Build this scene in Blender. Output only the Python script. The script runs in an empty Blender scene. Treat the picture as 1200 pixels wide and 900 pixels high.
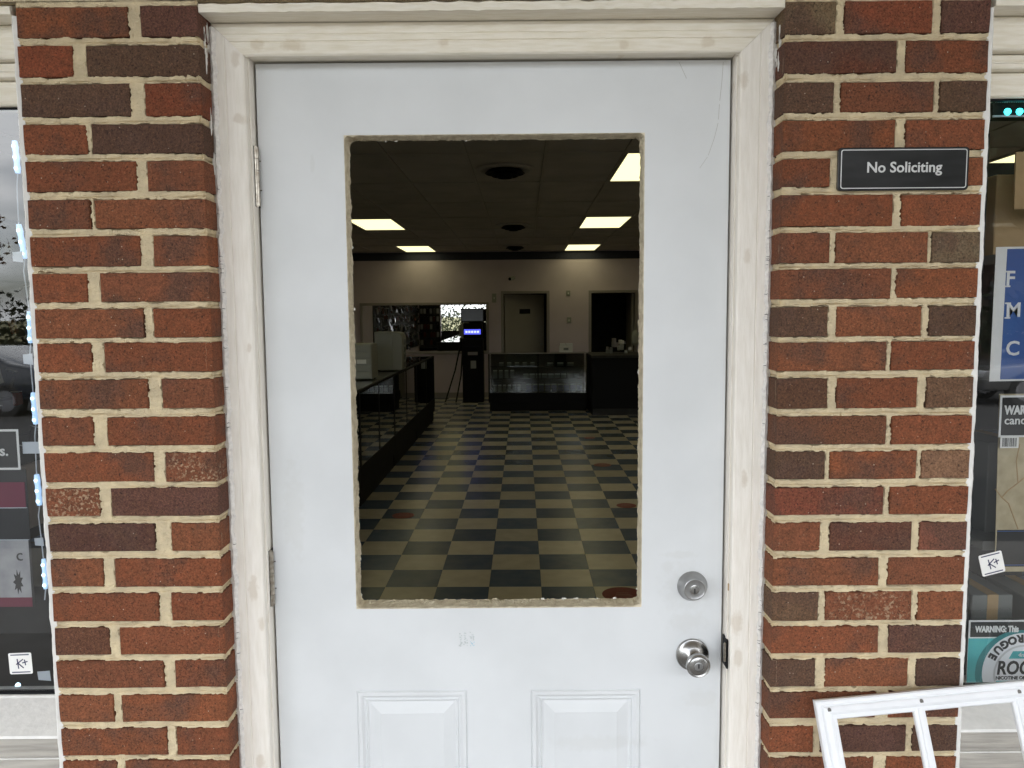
import bpy, bmesh, math, random
import numpy as np
from mathutils import Vector, Matrix, noise
random.seed(7); NR = np.random.default_rng(11)
S = bpy.context.scene
COL = S.collection

# ------------------------------------------------------------------ camera
FPX, CX, CY = 903.6, 600.0, 450.0            # focal length and centre in photograph pixels (1200 x 900)
CAMZ = 1.585
PITCH, YAW, ROLL = 0.0898, -0.0019, -0.008
_w = Vector((math.sin(YAW)*math.cos(PITCH), math.cos(YAW)*math.cos(PITCH), -math.sin(PITCH)))
_r0 = Vector((math.cos(YAW), -math.sin(YAW), 0)); _u0 = _r0.cross(_w)
_r = _r0*math.cos(ROLL) + _u0*math.sin(ROLL); _u = -_r0*math.sin(ROLL) + _u0*math.cos(ROLL)
cam = bpy.data.objects.new('camera', bpy.data.cameras.new('camera')); COL.objects.link(cam)
cam.matrix_world = Matrix(((_r.x, _u.x, -_w.x, 0), (_r.y, _u.y, -_w.y, 0), (_r.z, _u.z, -_w.z, CAMZ), (0, 0, 0, 1)))
cam.data.sensor_width = 36; cam.data.lens = FPX/1200*36; cam.data.clip_start = .02; cam.data.clip_end = 2000
S.camera = cam

# ------------------------------------------------------------------ world, sun, exposure
SUN_EL, SUN_AZ = math.radians(42), math.radians(28)      # behind the shop: its front lies in shade
w = bpy.data.worlds.new('World'); S.world = w; w.use_nodes = True
nt = w.node_tree; N = nt.nodes; LK = nt.links
sky = N.new('ShaderNodeTexSky'); sky.sky_type = 'NISHITA'; sky.sun_disc = False
sky.sun_elevation = SUN_EL; sky.sun_rotation = SUN_AZ; sky.dust_density = 1.5
tc = N.new('ShaderNodeTexCoord'); mp = N.new('ShaderNodeMapping'); mp.inputs['Scale'].default_value = (1, 1, 2.6)
cn = N.new('ShaderNodeTexNoise'); cn.inputs['Scale'].default_value = 2.6; cn.inputs['Detail'].default_value = 9; cn.inputs['Roughness'].default_value = .58
cr = N.new('ShaderNodeMapRange'); cr.inputs['From Min'].default_value = .34; cr.inputs['From Max'].default_value = .56
mx = N.new('ShaderNodeMix'); mx.data_type = 'RGBA'; mx.inputs['B'].default_value = (19.4, 20, 20.8, 1)
bg = N['Background']; bg.inputs['Strength'].default_value = .12
LK.new(tc.outputs['Generated'], mp.inputs['Vector']); LK.new(mp.outputs['Vector'], cn.inputs['Vector'])
LK.new(cn.outputs['Fac'], cr.inputs['Value']); LK.new(cr.outputs['Result'], mx.inputs['Factor'])
LK.new(sky.outputs['Color'], mx.inputs['A']); LK.new(mx.outputs['Result'], bg.inputs['Color'])
sl = bpy.data.lights.new('sun', 'SUN'); sl.energy = 3.4; sl.angle = math.radians(.6); sl.color = (1, .95, .87)
so = bpy.data.objects.new('sun', sl); COL.objects.link(so)
so.rotation_euler = Vector((math.sin(SUN_AZ)*math.cos(SUN_EL), math.cos(SUN_AZ)*math.cos(SUN_EL), math.sin(SUN_EL))).to_track_quat('Z', 'Y').to_euler()
so.location = (6, 20, 20)
S.view_settings.view_transform = 'Standard'; S.view_settings.look = 'None'
S.view_settings.exposure = 1.27; S.view_settings.gamma = 1; S.view_settings.use_curve_mapping = False
S.render.engine = 'CYCLES'
S.cycles.max_bounces = 10; S.cycles.diffuse_bounces = 5; S.cycles.glossy_bounces = 5; S.cycles.transparent_max_bounces = 12
S.cycles.use_denoising = True; S.cycles.sample_clamp_indirect = 8

TH = -0.0129                                  # the shop's interior is turned a little against its front
def ray(u, v): return _w + _r*((u-CX)/FPX) + _u*((CY-v)/FPX)
def WP(u, v, y):
    d = ray(u, v); return Vector((d.x*y/d.y, y, CAMZ + d.z*y/d.y))

# ------------------------------------------------------------------ materials
def mat(name, col, rough=.6, metal=0, var=0, vscale=20, col2=None, bump=0, bscale=200, emit=None, estr=0, stretch=(1, 1, 1), spec=.5, detail=6, coat=0):
    m = bpy.data.materials.new(name); m.use_nodes = True
    t = m.node_tree; n = t.nodes; b = n['Principled BSDF']
    b.inputs['Base Color'].default_value = (*col, 1); b.inputs['Roughness'].default_value = rough
    b.inputs['Metallic'].default_value = metal; b.inputs['Specular IOR Level'].default_value = spec
    b.inputs['Coat Weight'].default_value = coat
    if emit: b.inputs['Emission Color'].default_value = (*emit, 1); b.inputs['Emission Strength'].default_value = estr
    if var or bump:
        g = n.new('ShaderNodeNewGeometry'); mp = n.new('ShaderNodeMapping'); mp.inputs['Scale'].default_value = stretch
        t.links.new(g.outputs['Position'], mp.inputs['Vector'])
    if var:
        no = n.new('ShaderNodeTexNoise'); no.inputs['Scale'].default_value = vscale; no.inputs['Detail'].default_value = detail
        t.links.new(mp.outputs['Vector'], no.inputs['Vector'])
        rp = n.new('ShaderNodeMapRange'); rp.inputs['From Min'].default_value = .35; rp.inputs['From Max'].default_value = .68
        t.links.new(no.outputs['Fac'], rp.inputs['Value'])
        mx = n.new('ShaderNodeMix'); mx.data_type = 'RGBA'
        c2 = col2 or tuple(c*(1-var) for c in col)
        mx.inputs['A'].default_value = (*col, 1); mx.inputs['B'].default_value = (*c2, 1)
        t.links.new(rp.outputs['Result'], mx.inputs['Factor']); t.links.new(mx.outputs['Result'], b.inputs['Base Color'])
        m['mix'] = mx.name
    if bump:
        nb = n.new('ShaderNodeTexNoise'); nb.inputs['Scale'].default_value = bscale; nb.inputs['Detail'].default_value = 5
        t.links.new(mp.outputs['Vector'], nb.inputs['Vector'])
        bp = n.new('ShaderNodeBump'); bp.inputs['Strength'].default_value = bump; bp.inputs['Distance'].default_value = .003
        t.links.new(nb.outputs['Fac'], bp.inputs['Height']); t.links.new(bp.outputs['Normal'], b.inputs['Normal'])
    return m

def math_node(t, op, a, b=None, clamp=False):
    n = t.nodes.new('ShaderNodeMath'); n.operation = op; n.use_clamp = clamp
    for i, x in enumerate((a, b)):
        if x is None: continue
        if isinstance(x, (int, float)): n.inputs[i].default_value = x
        else: t.links.new(x, n.inputs[i])
    return n.outputs[0]

def brick_material():
    m = bpy.data.materials.new('fired_brick'); m.use_nodes = True; t = m.node_tree; n = t.nodes; L = t.links
    b = n['Principled BSDF']; b.inputs['Roughness'].default_value = .88; b.inputs['Specular IOR Level'].default_value = .3
    oi = n.new('ShaderNodeObjectInfo'); g = n.new('ShaderNodeNewGeometry')
    def noi(s, d=5, r=.6):
        x = n.new('ShaderNodeTexNoise'); x.inputs['Scale'].default_value = s; x.inputs['Detail'].default_value = d; x.inputs['Roughness'].default_value = r
        x.noise_dimensions = '4D'; L.new(g.outputs['Position'], x.inputs['Vector']); L.new(oi.outputs['Random'], x.inputs['W']); return x.outputs['Fac']
    def rng(v, a, c, lo=0., hi=1.):
        x = n.new('ShaderNodeMapRange'); x.inputs['From Min'].default_value = a; x.inputs['From Max'].default_value = c
        x.inputs['To Min'].default_value = lo; x.inputs['To Max'].default_value = hi; L.new(v, x.inputs['Value']); return x.outputs['Result']
    def mixc(f, A, B, mode='MIX'):
        x = n.new('ShaderNodeMix'); x.data_type = 'RGBA'; x.blend_type = mode
        for k, vv in (('Factor', f), ('A', A), ('B', B)):
            if isinstance(vv, tuple): x.inputs[k].default_value = (*vv, 1)
            elif isinstance(vv, float): x.inputs[k].default_value = vv
            else: L.new(vv, x.inputs[k])
        return x.outputs['Result']
    flash = rng(noi(9, 4), .50, .62, 0, .72)                    # darker kiln flashing across some bricks
    c = mixc(flash, oi.outputs['Color'], (.105, .060, .046))
    c = mixc(rng(noi(55, 6), .3, .7, 0, .5), c, (.115, .052, .026))
    grit = rng(noi(300, 5, .8), .34, .68, .36, 1.66)
    cc = n.new('ShaderNodeCombineColor'); L.new(grit, cc.inputs[0]); L.new(grit, cc.inputs[1]); L.new(grit, cc.inputs[2])
    c = mixc(1.0, c, cc.outputs[0], 'MULTIPLY')
    c = mixc(rng(noi(340, 3, .6), .60, .70, 0, .5), c, (.36, .19, .10))
    holes = rng(noi(260, 2, .4), .64, .70, 0, .7); c = mixc(holes, c, (.022, .014, .011))
    vo = n.new('ShaderNodeTexVoronoi'); vo.inputs['Scale'].default_value = 150; L.new(g.outputs['Position'], vo.inputs['Vector'])
    sel = rng(vo.outputs['Color'], .80, .84)
    sc = n.new('ShaderNodeSeparateColor'); L.new(vo.outputs['Color'], sc.inputs[0])
    speck = math_node(t, 'MULTIPLY', rng(vo.outputs['Distance'], .22, .10), rng(sc.outputs[0], .93, .99))
    c = mixc(math_node(t, 'MULTIPLY', speck, .75), c, (.62, .52, .40))
    # efflorescence where the object's alpha asks for it
    eff = math_node(t, 'MULTIPLY', rng(noi(170, 3), .52, .60), rng(noi(16, 2), .38, .58))
    eff = math_node(t, 'MULTIPLY', eff, math_node(t, 'SUBTRACT', 1.0, oi.outputs['Alpha']))
    c = mixc(eff, c, (.56, .43, .28))
    L.new(c, b.inputs['Base Color'])
    bp = n.new('ShaderNodeBump'); bp.inputs['Strength'].default_value = 1; bp.inputs['Distance'].default_value = .0034
    L.new(math_node(t, 'ADD', noi(420, 5, .7), math_node(t, 'MULTIPLY', noi(90, 4), 1.4)), bp.inputs['Height']); L.new(bp.outputs['Normal'], b.inputs['Normal'])
    return m

def glass(name, ior=1.5, boost=1.0, tint=(1, 1, 1)):
    m = bpy.data.materials.new(name); m.use_nodes = True; t = m.node_tree; n = t.nodes; n.clear()
    o = n.new('ShaderNodeOutputMaterial'); mx = n.new('ShaderNodeMixShader'); tr = n.new('ShaderNodeBsdfTransparent'); gl = n.new('ShaderNodeBsdfGlossy')
    tr.inputs['Color'].default_value = (*tint, 1); gl.inputs['Roughness'].default_value = .012
    fr = n.new('ShaderNodeFresnel'); fr.inputs['IOR'].default_value = ior
    f = math_node(t, 'MULTIPLY', fr.outputs[0], boost, True)
    t.links.new(f, mx.inputs[0]); t.links.new(tr.outputs[0], mx.inputs[1]); t.links.new(gl.outputs[0], mx.inputs[2]); t.links.new(mx.outputs[0], o.inputs[0])
    return m

def knots(m, pts, col, rad):                     # wood knots bleeding through paint at given (x, z, rx, rz)
    t = m.node_tree; n = t.nodes; b = n['Principled BSDF']
    src = b.inputs['Base Color'].links[0].from_socket
    g = n.new('ShaderNodeNewGeometry'); no = n.new('ShaderNodeTexNoise'); no.inputs['Scale'].default_value = 70; no.inputs['Detail'].default_value = 4
    t.links.new(g.outputs['Position'], no.inputs['Vector'])
    sp = n.new('ShaderNodeSeparateXYZ'); t.links.new(g.outputs['Position'], sp.inputs[0])
    tot = None
    for x, z, rx, rz in pts:
        a = math_node(t, 'POWER', math_node(t, 'DIVIDE', math_node(t, 'SUBTRACT', sp.outputs[0], x), rx), 2)
        c = math_node(t, 'POWER', math_node(t, 'DIVIDE', math_node(t, 'SUBTRACT', sp.outputs[2], z), rz), 2)
        d = math_node(t, 'SQRT', math_node(t, 'ADD', a, c))
        d = math_node(t, 'ADD', d, math_node(t, 'MULTIPLY', math_node(t, 'SUBTRACT', no.outputs['Fac'], .5), 1.6))
        ring = math_node(t, 'ADD', math_node(t, 'MULTIPLY', math_node(t, 'SUBTRACT', 1.15, d), 1.8, True), 0, True)
        tot = ring if tot is None else math_node(t, 'MAXIMUM', tot, ring)
    mx = n.new('ShaderNodeMix'); mx.data_type = 'RGBA'; mx.inputs['B'].default_value = (*col, 1)
    t.links.new(math_node(t, 'MULTIPLY', tot, rad), mx.inputs['Factor']); t.links.new(src, mx.inputs['A']); t.links.new(mx.outputs['Result'], b.inputs['Base Color'])

M = {}
M['brick'] = brick_material()
M['mortar'] = mat('mortar', (.72, .60, .395), .95, var=.4, vscale=30, col2=(.56, .465, .315), bump=.9, bscale=420, spec=.2)
M['door_paint'] = mat('door_paint', (.70, .715, .725), .40, var=.08, vscale=6, col2=(.645, .66, .668), bump=.035, bscale=60, spec=.4)
M['trim'] = mat('weathered_trim_paint', (.89, .845, .775), .5, var=.12, vscale=24, col2=(.81, .76, .68), bump=.18, bscale=90, stretch=(6, 6, .7), spec=.35)
M['trim_head'] = mat('weathered_head_paint', (.88, .83, .73), .5, var=.12, vscale=30, col2=(.79, .73, .60), bump=.35, bscale=90, stretch=(.7, 6, 6), spec=.35)
M['caulk'] = mat('cracked_caulk', (.83, .80, .76), .6, var=.3, vscale=120, col2=(.66, .63, .60), bump=1, bscale=260)
M['bead'] = mat('white_caulk', (.80, .785, .75), .5, var=.1, vscale=60, bump=.4, bscale=120)
M['core'] = mat('cut_door_core', (.76, .69, .53), .9, var=.35, vscale=55, col2=(.58, .50, .36), bump=1, bscale=220, stretch=(1, 1, 1))
M['nickel'] = mat('satin_nickel', (.40, .395, .385), .26, 1, var=.1, vscale=40)
M['nickel_soft'] = mat('brushed_nickel', (.40, .40, .40), .38, 1, var=.15, vscale=60)
M['hinge'] = mat('aged_hinge_metal', (.58, .54, .47), .30, 1, var=.35, vscale=110, col2=(.30, .26, .21))
M['dark_gap'] = mat('black_rubber', (.012, .012, .012), .8)
M['black'] = mat('black_paint', (.006, .006, .007), .6, spec=.15)
M['white_vinyl'] = mat('white_vinyl', (.80, .81, .83), .33, var=.04, vscale=15, bump=.05, bscale=40)
M['hole'] = mat('screw_hole', (.14, .13, .12), .6)
M['weathered_board'] = mat('weathered_grey_board', (.46, .43, .38), .8, var=.4, vscale=22, col2=(.30, .28, .25), bump=.7, bscale=60, stretch=(.35, 4, 5))
M['glass'] = glass('window_glass', 1.5, 2.4, (.975, .985, .98))
M['case_glass'] = glass('case_glass', 1.5, 1.6, (.82, .86, .84))
M['sign_black'] = mat('glossy_black_plastic', (.018, .018, .019), .16, var=.7, vscale=14, col2=(.034, .034, .036), stretch=(.5, 1, 2.4))
M['silver'] = mat('silver_print', (.62, .62, .62), .35, .3)
M['white_print'] = mat('white_print', (.80, .80, .79), .5)
M['black_print'] = mat('black_print', (.016, .016, .016), .5)
M['paper'] = mat('white_paper', (.84, .83, .80), .7, var=.06, vscale=20)
M['ink'] = mat('dark_ink', (.03, .03, .09), .6)
M['blue_poster'] = mat('blue_poster_print', (.03, .115, .34), .5, var=.2, vscale=6, col2=(.045, .10, .31))
M['teal'] = mat('teal_print', (.06, .42, .44), .45, var=.25, vscale=18, col2=(.10, .50, .50))
M['teal_dark'] = mat('deep_teal_print', (.03, .22, .23), .45)
M['lilac'] = mat('pale_can_print', (.82, .82, .84), .4)
M['tan_print'] = mat('tan_textured_print', (.52, .44, .29), .7, var=.25, vscale=40, col2=(.42, .35, .22), bump=.6, bscale=60)
M['card'] = mat('brown_cardboard', (.48, .33, .17), .8, var=.1, vscale=30)
M['maroon'] = mat('maroon_print', (.17, .022, .05), .5)
M['greypaper'] = mat('grey_printed_paper', (.42, .42, .43), .6, var=.3, vscale=25, col2=(.3, .3, .32))
M['display_dark'] = mat('dark_display_board', (.028, .028, .028), .7, var=.5, vscale=9)
M['led_white'] = mat('led_white', (.7, .8, .9), .4, emit=(.55, .80, 1), estr=1.5)
M['led_teal'] = mat('led_teal', (.1, .5, .5), .4, emit=(.05, .95, 1), estr=2.0)
M['clear_plastic'] = mat('milky_plastic', (.55, .60, .66), .35)
M['led_body'] = mat('glowing_module_body', (.6, .7, .8), .35, emit=(.34, .60, 1), estr=.36)
M['tile_cream'] = mat('cream_vinyl_tile', (.68, .62, .51), .27, var=.3, vscale=9, col2=(.58, .52, .42), bump=.06, bscale=30, detail=10)
M['tile_navy'] = mat('navy_vinyl_tile', (.082, .120, .190), .27, var=.35, vscale=9, col2=(.120, .152, .215), bump=.06, bscale=30, detail=10)
for k_ in ('tile_cream', 'tile_navy'):                          # tone changes a little from tile to tile
    t_ = M[k_].node_tree; b_ = t_.nodes['Principled BSDF']; src_ = b_.inputs['Base Color'].links[0].from_socket
    oi_ = t_.nodes.new('ShaderNodeObjectInfo'); hs_ = t_.nodes.new('ShaderNodeHueSaturation')
    t_.links.new(math_node(t_, 'ADD', math_node(t_, 'MULTIPLY', oi_.outputs['Random'], .34), .84), hs_.inputs['Value']); t_.links.new(src_, hs_.inputs['Color']); t_.links.new(hs_.outputs['Color'], b_.inputs['Base Color'])
M['slab'] = mat('dark_floor_bed', (.03, .027, .022), .9)
M['sticker_red'] = mat('red_floor_sticker', (.26, .028, .024), .5, var=.4, vscale=40)
M['sticker_text'] = mat('worn_pale_print', (.30, .14, .12), .6)
M['ceil_tile'] = mat('stained_ceiling_tile', (.46, .42, .37), .95, var=.18, vscale=3, bump=.4, bscale=160)
M['tbar'] = mat('dull_ceiling_grid', (.40, .36, .31), .7)
M['wallpaint'] = mat('mauve_beige_wall_paint', (.66, .57, .62), .75, var=.08, vscale=3)
M['navy_band'] = mat('navy_border', (.035, .038, .065), .7, var=.4, vscale=40)
M['troffer'] = mat('lit_diffuser', (.8, .8, .75), .5, emit=(1, .93, .50), estr=.66)
M['mirror'] = mat('mirror_silver', (.80, .80, .80), .01, 1)
M['greyframe'] = mat('grey_painted_frame', (.31, .28, .27), .5)
M['doorleaf'] = mat('pale_grey_door', (.34, .315, .28), .5, var=.06, vscale=4)
M['cabinet'] = mat('grey_plastic_cabinet', (.32, .33, .30), .5)
M['pkg'] = [mat('package_print', c, .22) for c in ((.34, .34, .36), (.02, .02, .025), (.12, .03, .02), (.03, .03, .03), (.03, .04, .08), (.05, .05, .05))]
M['boxblue'] = mat('blue_box_print', (.05, .06, .20), .45)
M['boxgrey'] = mat('grey_box_print', (.20, .21, .20), .45)
M['screen'] = mat('dim_screen', (.03, .03, .035), .2, emit=(.5, .55, .6), estr=.012)
M['screen_blue'] = mat('blue_lit_sign', (.05, .05, .3), .3, emit=(.10, .12, .95), estr=.6)
M['screen_white'] = mat('lit_sign_text', (.4, .4, .9), .3, emit=(.45, .5, 1), estr=.8)
M['asphalt'] = mat('asphalt', (.055, .055, .055), .9, var=.35, vscale=2.2, bump=.5, bscale=80)
M['concrete'] = mat('sidewalk_concrete', (.27, .255, .23), .9, var=.2, vscale=3, bump=.4, bscale=90)
M['grass'] = mat('dry_winter_grass', (.11, .115, .04), .95, var=.4, vscale=4, col2=(.15, .125, .055))
M['hedge'] = mat('hedge_leaves', (.035, .045, .018), .8, var=.5, vscale=9)
M['bark'] = mat('grey_bark', (.11, .09, .07), .9, var=.4, vscale=14)
M['leaf_brown'] = mat('russet_leaves', (.16, .075, .04), .8, var=.4, vscale=6)
M['leaf_green'] = mat('dark_green_leaves', (.035, .055, .02), .8, var=.4, vscale=6)
M['soffit'] = mat('painted_soffit', (.56, .48, .36), .7, var=.1, vscale=4)
M['roof'] = mat('roof_felt', (.08, .08, .08), .9)
M['carpaint'] = mat('dark_blue_car_paint', (.012, .016, .024), .22, coat=1)
M['carglass'] = mat('dark_car_glass', (.01, .012, .014), .05)
M['tyre'] = mat('tyre_rubber', (.02, .02, .02), .8)
M['rim'] = mat('wheel_alloy', (.4, .4, .42), .35, 1)
M['lamp'] = mat('headlight_lens', (.6, .62, .65), .1)
M['redlamp'] = mat('tail_light_lens', (.35, .01, .01), .15)
M['siding'] = mat('beige_siding', (.40, .37, .31), .7, var=.1, vscale=3)
M['shingle'] = mat('roof_shingle', (.08, .07, .065), .9, var=.3, vscale=8)
M['residue'] = mat('grey_adhesive_residue', (.60, .645, .64), .8, var=.3, vscale=200)
M['residue_blue'] = mat('blue_paper_residue', (.44, .60, .68), .8)
M['scuff'] = mat('thin_scratch', (.40, .39, .36), .7)

# ------------------------------------------------------------------ mesh helpers
class MB:
    def __init__(s): s.v = []; s.f = []
    def add(s, vs, fs):
        o = len(s.v); s.v += [tuple(p) for p in vs]; s.f += [tuple(i+o for i in f) for f in fs]; return s
    def box(s, x0, x1, y0, y1, z0, z1):
        return s.add([(x0, y0, z0), (x1, y0, z0), (x1, y1, z0), (x0, y1, z0), (x0, y0, z1), (x1, y0, z1), (x1, y1, z1), (x0, y1, z1)],
                     [(0, 3, 2, 1), (4, 5, 6, 7), (0, 1, 5, 4), (1, 2, 6, 5), (2, 3, 7, 6), (3, 0, 4, 7)])
    def tube(s, pts, r, n=8, caps=True):
        pts = [Vector(p) for p in pts]; rs = r if isinstance(r, (list, tuple)) else [r]*len(pts); rings = []
        for i, p in enumerate(pts):
            d = (pts[min(i+1, len(pts)-1)] - pts[max(i-1, 0)]).normalized()
            a = d.orthogonal().normalized() if abs(d.z) > .95 else d.cross(Vector((0, 0, 1))).normalized(); b = d.cross(a)
            rings.append([p + (a*math.cos(2*math.pi*k/n) + b*math.sin(2*math.pi*k/n))*rs[i] for k in range(n)])
        vs = [p for q in rings for p in q]; fs = []
        for i in range(len(pts)-1):
            for k in range(n): fs.append((i*n+k, i*n+(k+1) % n, (i+1)*n+(k+1) % n, (i+1)*n+k))
        if caps: fs.append(tuple(range(n))[::-1]); fs.append(tuple((len(pts)-1)*n+k for k in range(n)))
        return s.add(vs, fs)
    def lathe(s, c, prof, axis='-y', n=28):      # prof: (radius, distance along axis)
        c = Vector(c); A = {'-y': Vector((0, -1, 0)), 'z': Vector((0, 0, 1)), '-z': Vector((0, 0, -1)), 'x': Vector((1, 0, 0))}[axis]
        a = A.orthogonal().normalized(); b = A.cross(a); vs = []; fs = []
        for r, h in prof:
            vs += [c + A*h + (a*math.cos(2*math.pi*k/n) + b*math.sin(2*math.pi*k/n))*r for k in range(n)]
        for i in range(len(prof)-1):
            for k in range(n): fs.append((i*n+k, i*n+(k+1) % n, (i+1)*n+(k+1) % n, (i+1)*n+k))
        fs.append(tuple(range(n))[::-1]); fs.append(tuple((len(prof)-1)*n+k for k in range(n)))
        return s.add(vs, fs)
    def poly(s, pts, y0, y1):                    # (x, z) outline extruded from y0 (front) to y1
        n = len(pts); vs = [(x, y0, z) for x, z in pts] + [(x, y1, z) for x, z in pts]
        return s.add(vs, [tuple(range(n)), tuple(range(n, 2*n))[::-1]] + [(i, i+n, (i+1) % n+n, (i+1) % n) for i in range(n)])
    def sweep(s, prof, path):                    # prof rings already placed: list of lists of points
        k = len(prof[0]); vs = [p for r in prof for p in r]; fs = []
        for i in range(len(prof)-1):
            for j in range(k): fs.append((i*k+j, i*k+(j+1) % k, (i+1)*k+(j+1) % k, (i+1)*k+j))
        fs.append(tuple(range(k))[::-1]); fs.append(tuple((len(prof)-1)*k+j for j in range(k)))
        return s.add(vs, fs)

BASE = {}
def _place(o, base, th):
    o.location = Matrix.Rotation(th, 4, 'Z') @ Vector(base); o.rotation_euler = (0, 0, th)
def _props(o, label=None, cat=None, group=None, kind=None):
    if label: o['label'] = label
    if cat: o['category'] = cat
    if group: o['group'] = group
    if kind: o['kind'] = kind
def thing(name, label, cat, base=(0, 0, 0), th=0, group=None):
    o = bpy.data.objects.new(name, None); COL.objects.link(o); o.empty_display_size = .1
    _place(o, base, th); BASE[o.name] = Vector(base); _props(o, label, cat, group); return o
def make_mesh(name, mb, base=(0, 0, 0), bevel=0, seg=1, smooth=False):
    me = bpy.data.meshes.new(name); b = Vector(base)
    me.from_pydata([tuple(Vector(p)-b) for p in mb.v], [], mb.f); me.update()
    bm = bmesh.new(); bm.from_mesh(me)
    bmesh.ops.recalc_face_normals(bm, faces=bm.faces)
    if bevel:
        bmesh.ops.bevel(bm, geom=[e for e in bm.edges if e.is_manifold and e.calc_face_angle(0) > .5], offset=bevel, segments=seg, profile=.5, affect='EDGES', clamp_overlap=True)
    bm.to_mesh(me); bm.free()
    if smooth:
        for p in me.polygons: p.use_smooth = True
        try: me.set_sharp_from_angle(angle=math.radians(38))
        except Exception: pass
    return me
def part(name, mb, m, parent, bevel=0, seg=1, smooth=False, kind=None, label=None):
    base = BASE[parent.name]; me = make_mesh(name, mb, base, bevel, seg, smooth); me.materials.append(m)
    o = bpy.data.objects.new(name, me); COL.objects.link(o); o.parent = parent; BASE[o.name] = base
    _props(o, label, None, None, kind); return o
def single(name, mb, m, label=None, cat=None, base=(0, 0, 0), th=0, group=None, kind=None, bevel=0, seg=1, smooth=False):
    me = make_mesh(name, mb, base, bevel, seg, smooth); me.materials.append(m)
    o = bpy.data.objects.new(name, me); COL.objects.link(o); _place(o, base, th); BASE[o.name] = Vector(base)
    _props(o, label, cat, group, kind); return o
def copy_tree(o, parent=None):
    c = o.copy(); COL.objects.link(c); c.parent = parent; BASE[c.name] = BASE[o.name]
    for ch in list(o.children): copy_tree(ch, c)
    return c
def text(s, size, c, m, parent, name='lettering', y=None, rot=0, align='CENTER', bold=0, sx=1., depth=.0006, shear=0):
    """lettering standing in the x-z plane, facing -y, centred (or left-aligned) at c=(x, z)"""
    cu = bpy.data.curves.new('t', 'FONT'); cu.body = s; cu.size = size; cu.align_x = align; cu.align_y = 'CENTER'
    cu.offset = bold; cu.extrude = depth; cu.resolution_u = 3; cu.shear = shear
    ob = bpy.data.objects.new('t', cu); COL.objects.link(ob); bpy.context.view_layer.update()
    me = bpy.data.meshes.new_from_object(ob.evaluated_get(bpy.context.evaluated_depsgraph_get()))
    bpy.data.objects.remove(ob); bpy.data.curves.remove(cu)
    base = BASE[parent.name]; ca, sa = math.cos(rot), math.sin(rot)
    for v in me.vertices:
        px, pz, py = v.co.x*sx, v.co.y, -v.co.z
        v.co = Vector((c[0]+px*ca-pz*sa, y+py, c[1]+px*sa+pz*ca)) - base
    me.name = name; me.materials.clear(); me.materials.append(m)
    o = bpy.data.objects.new(name, me); COL.objects.link(o); o.parent = parent; BASE[o.name] = base; return o

# ------------------------------------------------------------------ positions of the shop front (metres)
YB = 1.425            # brick face
YC = 1.479            # face of the door and window casings
YD = 1.5315           # outer skin of the door
YG = 1.535            # window glass
DX0, DX1, DZ1 = -.4916, .4224, 2.069
LX0, LX1, RX0, RX1 = -.8815, -.557, .4895, .853
WALK = -.06
def lot(y): return -.20 - .022*max(0, -y-3)

# ------------------------------------------------------------------ ground
def sheet(name, pts, m, kind='structure', base=(0, 0, 0)):
    mb = MB(); mb.add(pts, [tuple(range(len(pts)))]); return single(name, mb, m, kind=kind, base=base)
gm = MB(); ys = [40, -3, -10, -16, -24, -40, -120, -900]; xs = [-900, -60, -20, 20, 60, 900]
vs = [(x, y, lot(max(y, -40))-.02) for y in ys for x in xs]; nx = len(xs)
gm.add(vs, [(j*nx+i, j*nx+i+1, (j+1)*nx+i+1, (j+1)*nx+i) for j in range(len(ys)-1) for i in range(nx-1)])
single('ground', gm, M['grass'], kind='structure')
am = MB(); ya = [-2.4, -6, -10, -14, -17.5]
am.add([(x, y, lot(y)) for y in ya for x in (-45, 45)], [(2*j, 2*j+1, 2*j+3, 2*j+2) for j in range(len(ya)-1)])
single('parking_lot', am, M['asphalt'], kind='structure')
single('sidewalk', MB().box(-14, 14, -2.35, 1.60, -.45, WALK), M['concrete'], kind='structure', bevel=.012)

# ------------------------------------------------------------------ building shell (the setting)
XL, XR, YI, YE, ZC = -3.75, 4.35, 1.68, 14.75, 2.78
def I(x, y): return Matrix.Rotation(TH, 4, 'Z') @ Vector((x, y, 0))
fw = MB()
fw.box(-6, 6, 1.56, 1.64, 2.085, 3.5)                        # above the openings, behind the trim
fw.box(-6, -.497-.06, 1.56, 1.64, WALK-.1, .785); fw.box(.49, 6, 1.56, 1.64, WALK-.1, .785)
fw.box(-.925, -.557, 1.525, 1.64, .785, 2.085); fw.box(.49, .895, 1.525, 1.64, .785, 2.085)
fw.box(-6, -2.95, 1.43, 1.64, WALK-.1, 2.14); fw.box(3.2, 6, 1.43, 1.64, WALK-.1, 2.14)
single('wall_front', fw, M['wallpaint'], kind='structure')
single('wall_left', MB().box(XL-.2, XL, 1.5, YE+3, -.1, 3.4), M['wallpaint'], kind='structure', th=TH)
single('wall_right', MB().box(XR, XR+.2, 1.5, YE+3, -.1, 3.4), M['wallpaint'], kind='structure', th=TH)
single('roof', MB().box(-6.2, 6.2, 1.5, 18.2, 3.4, 3.62), M['roof'], kind='structure')
single('canopy_soffit', MB().box(-7, 7, -1.9, 1.44, 3.10, 3.28).box(-7, 7, -1.98, -1.9005, 2.93, 3.30), M['soffit'], kind='structure')

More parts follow.
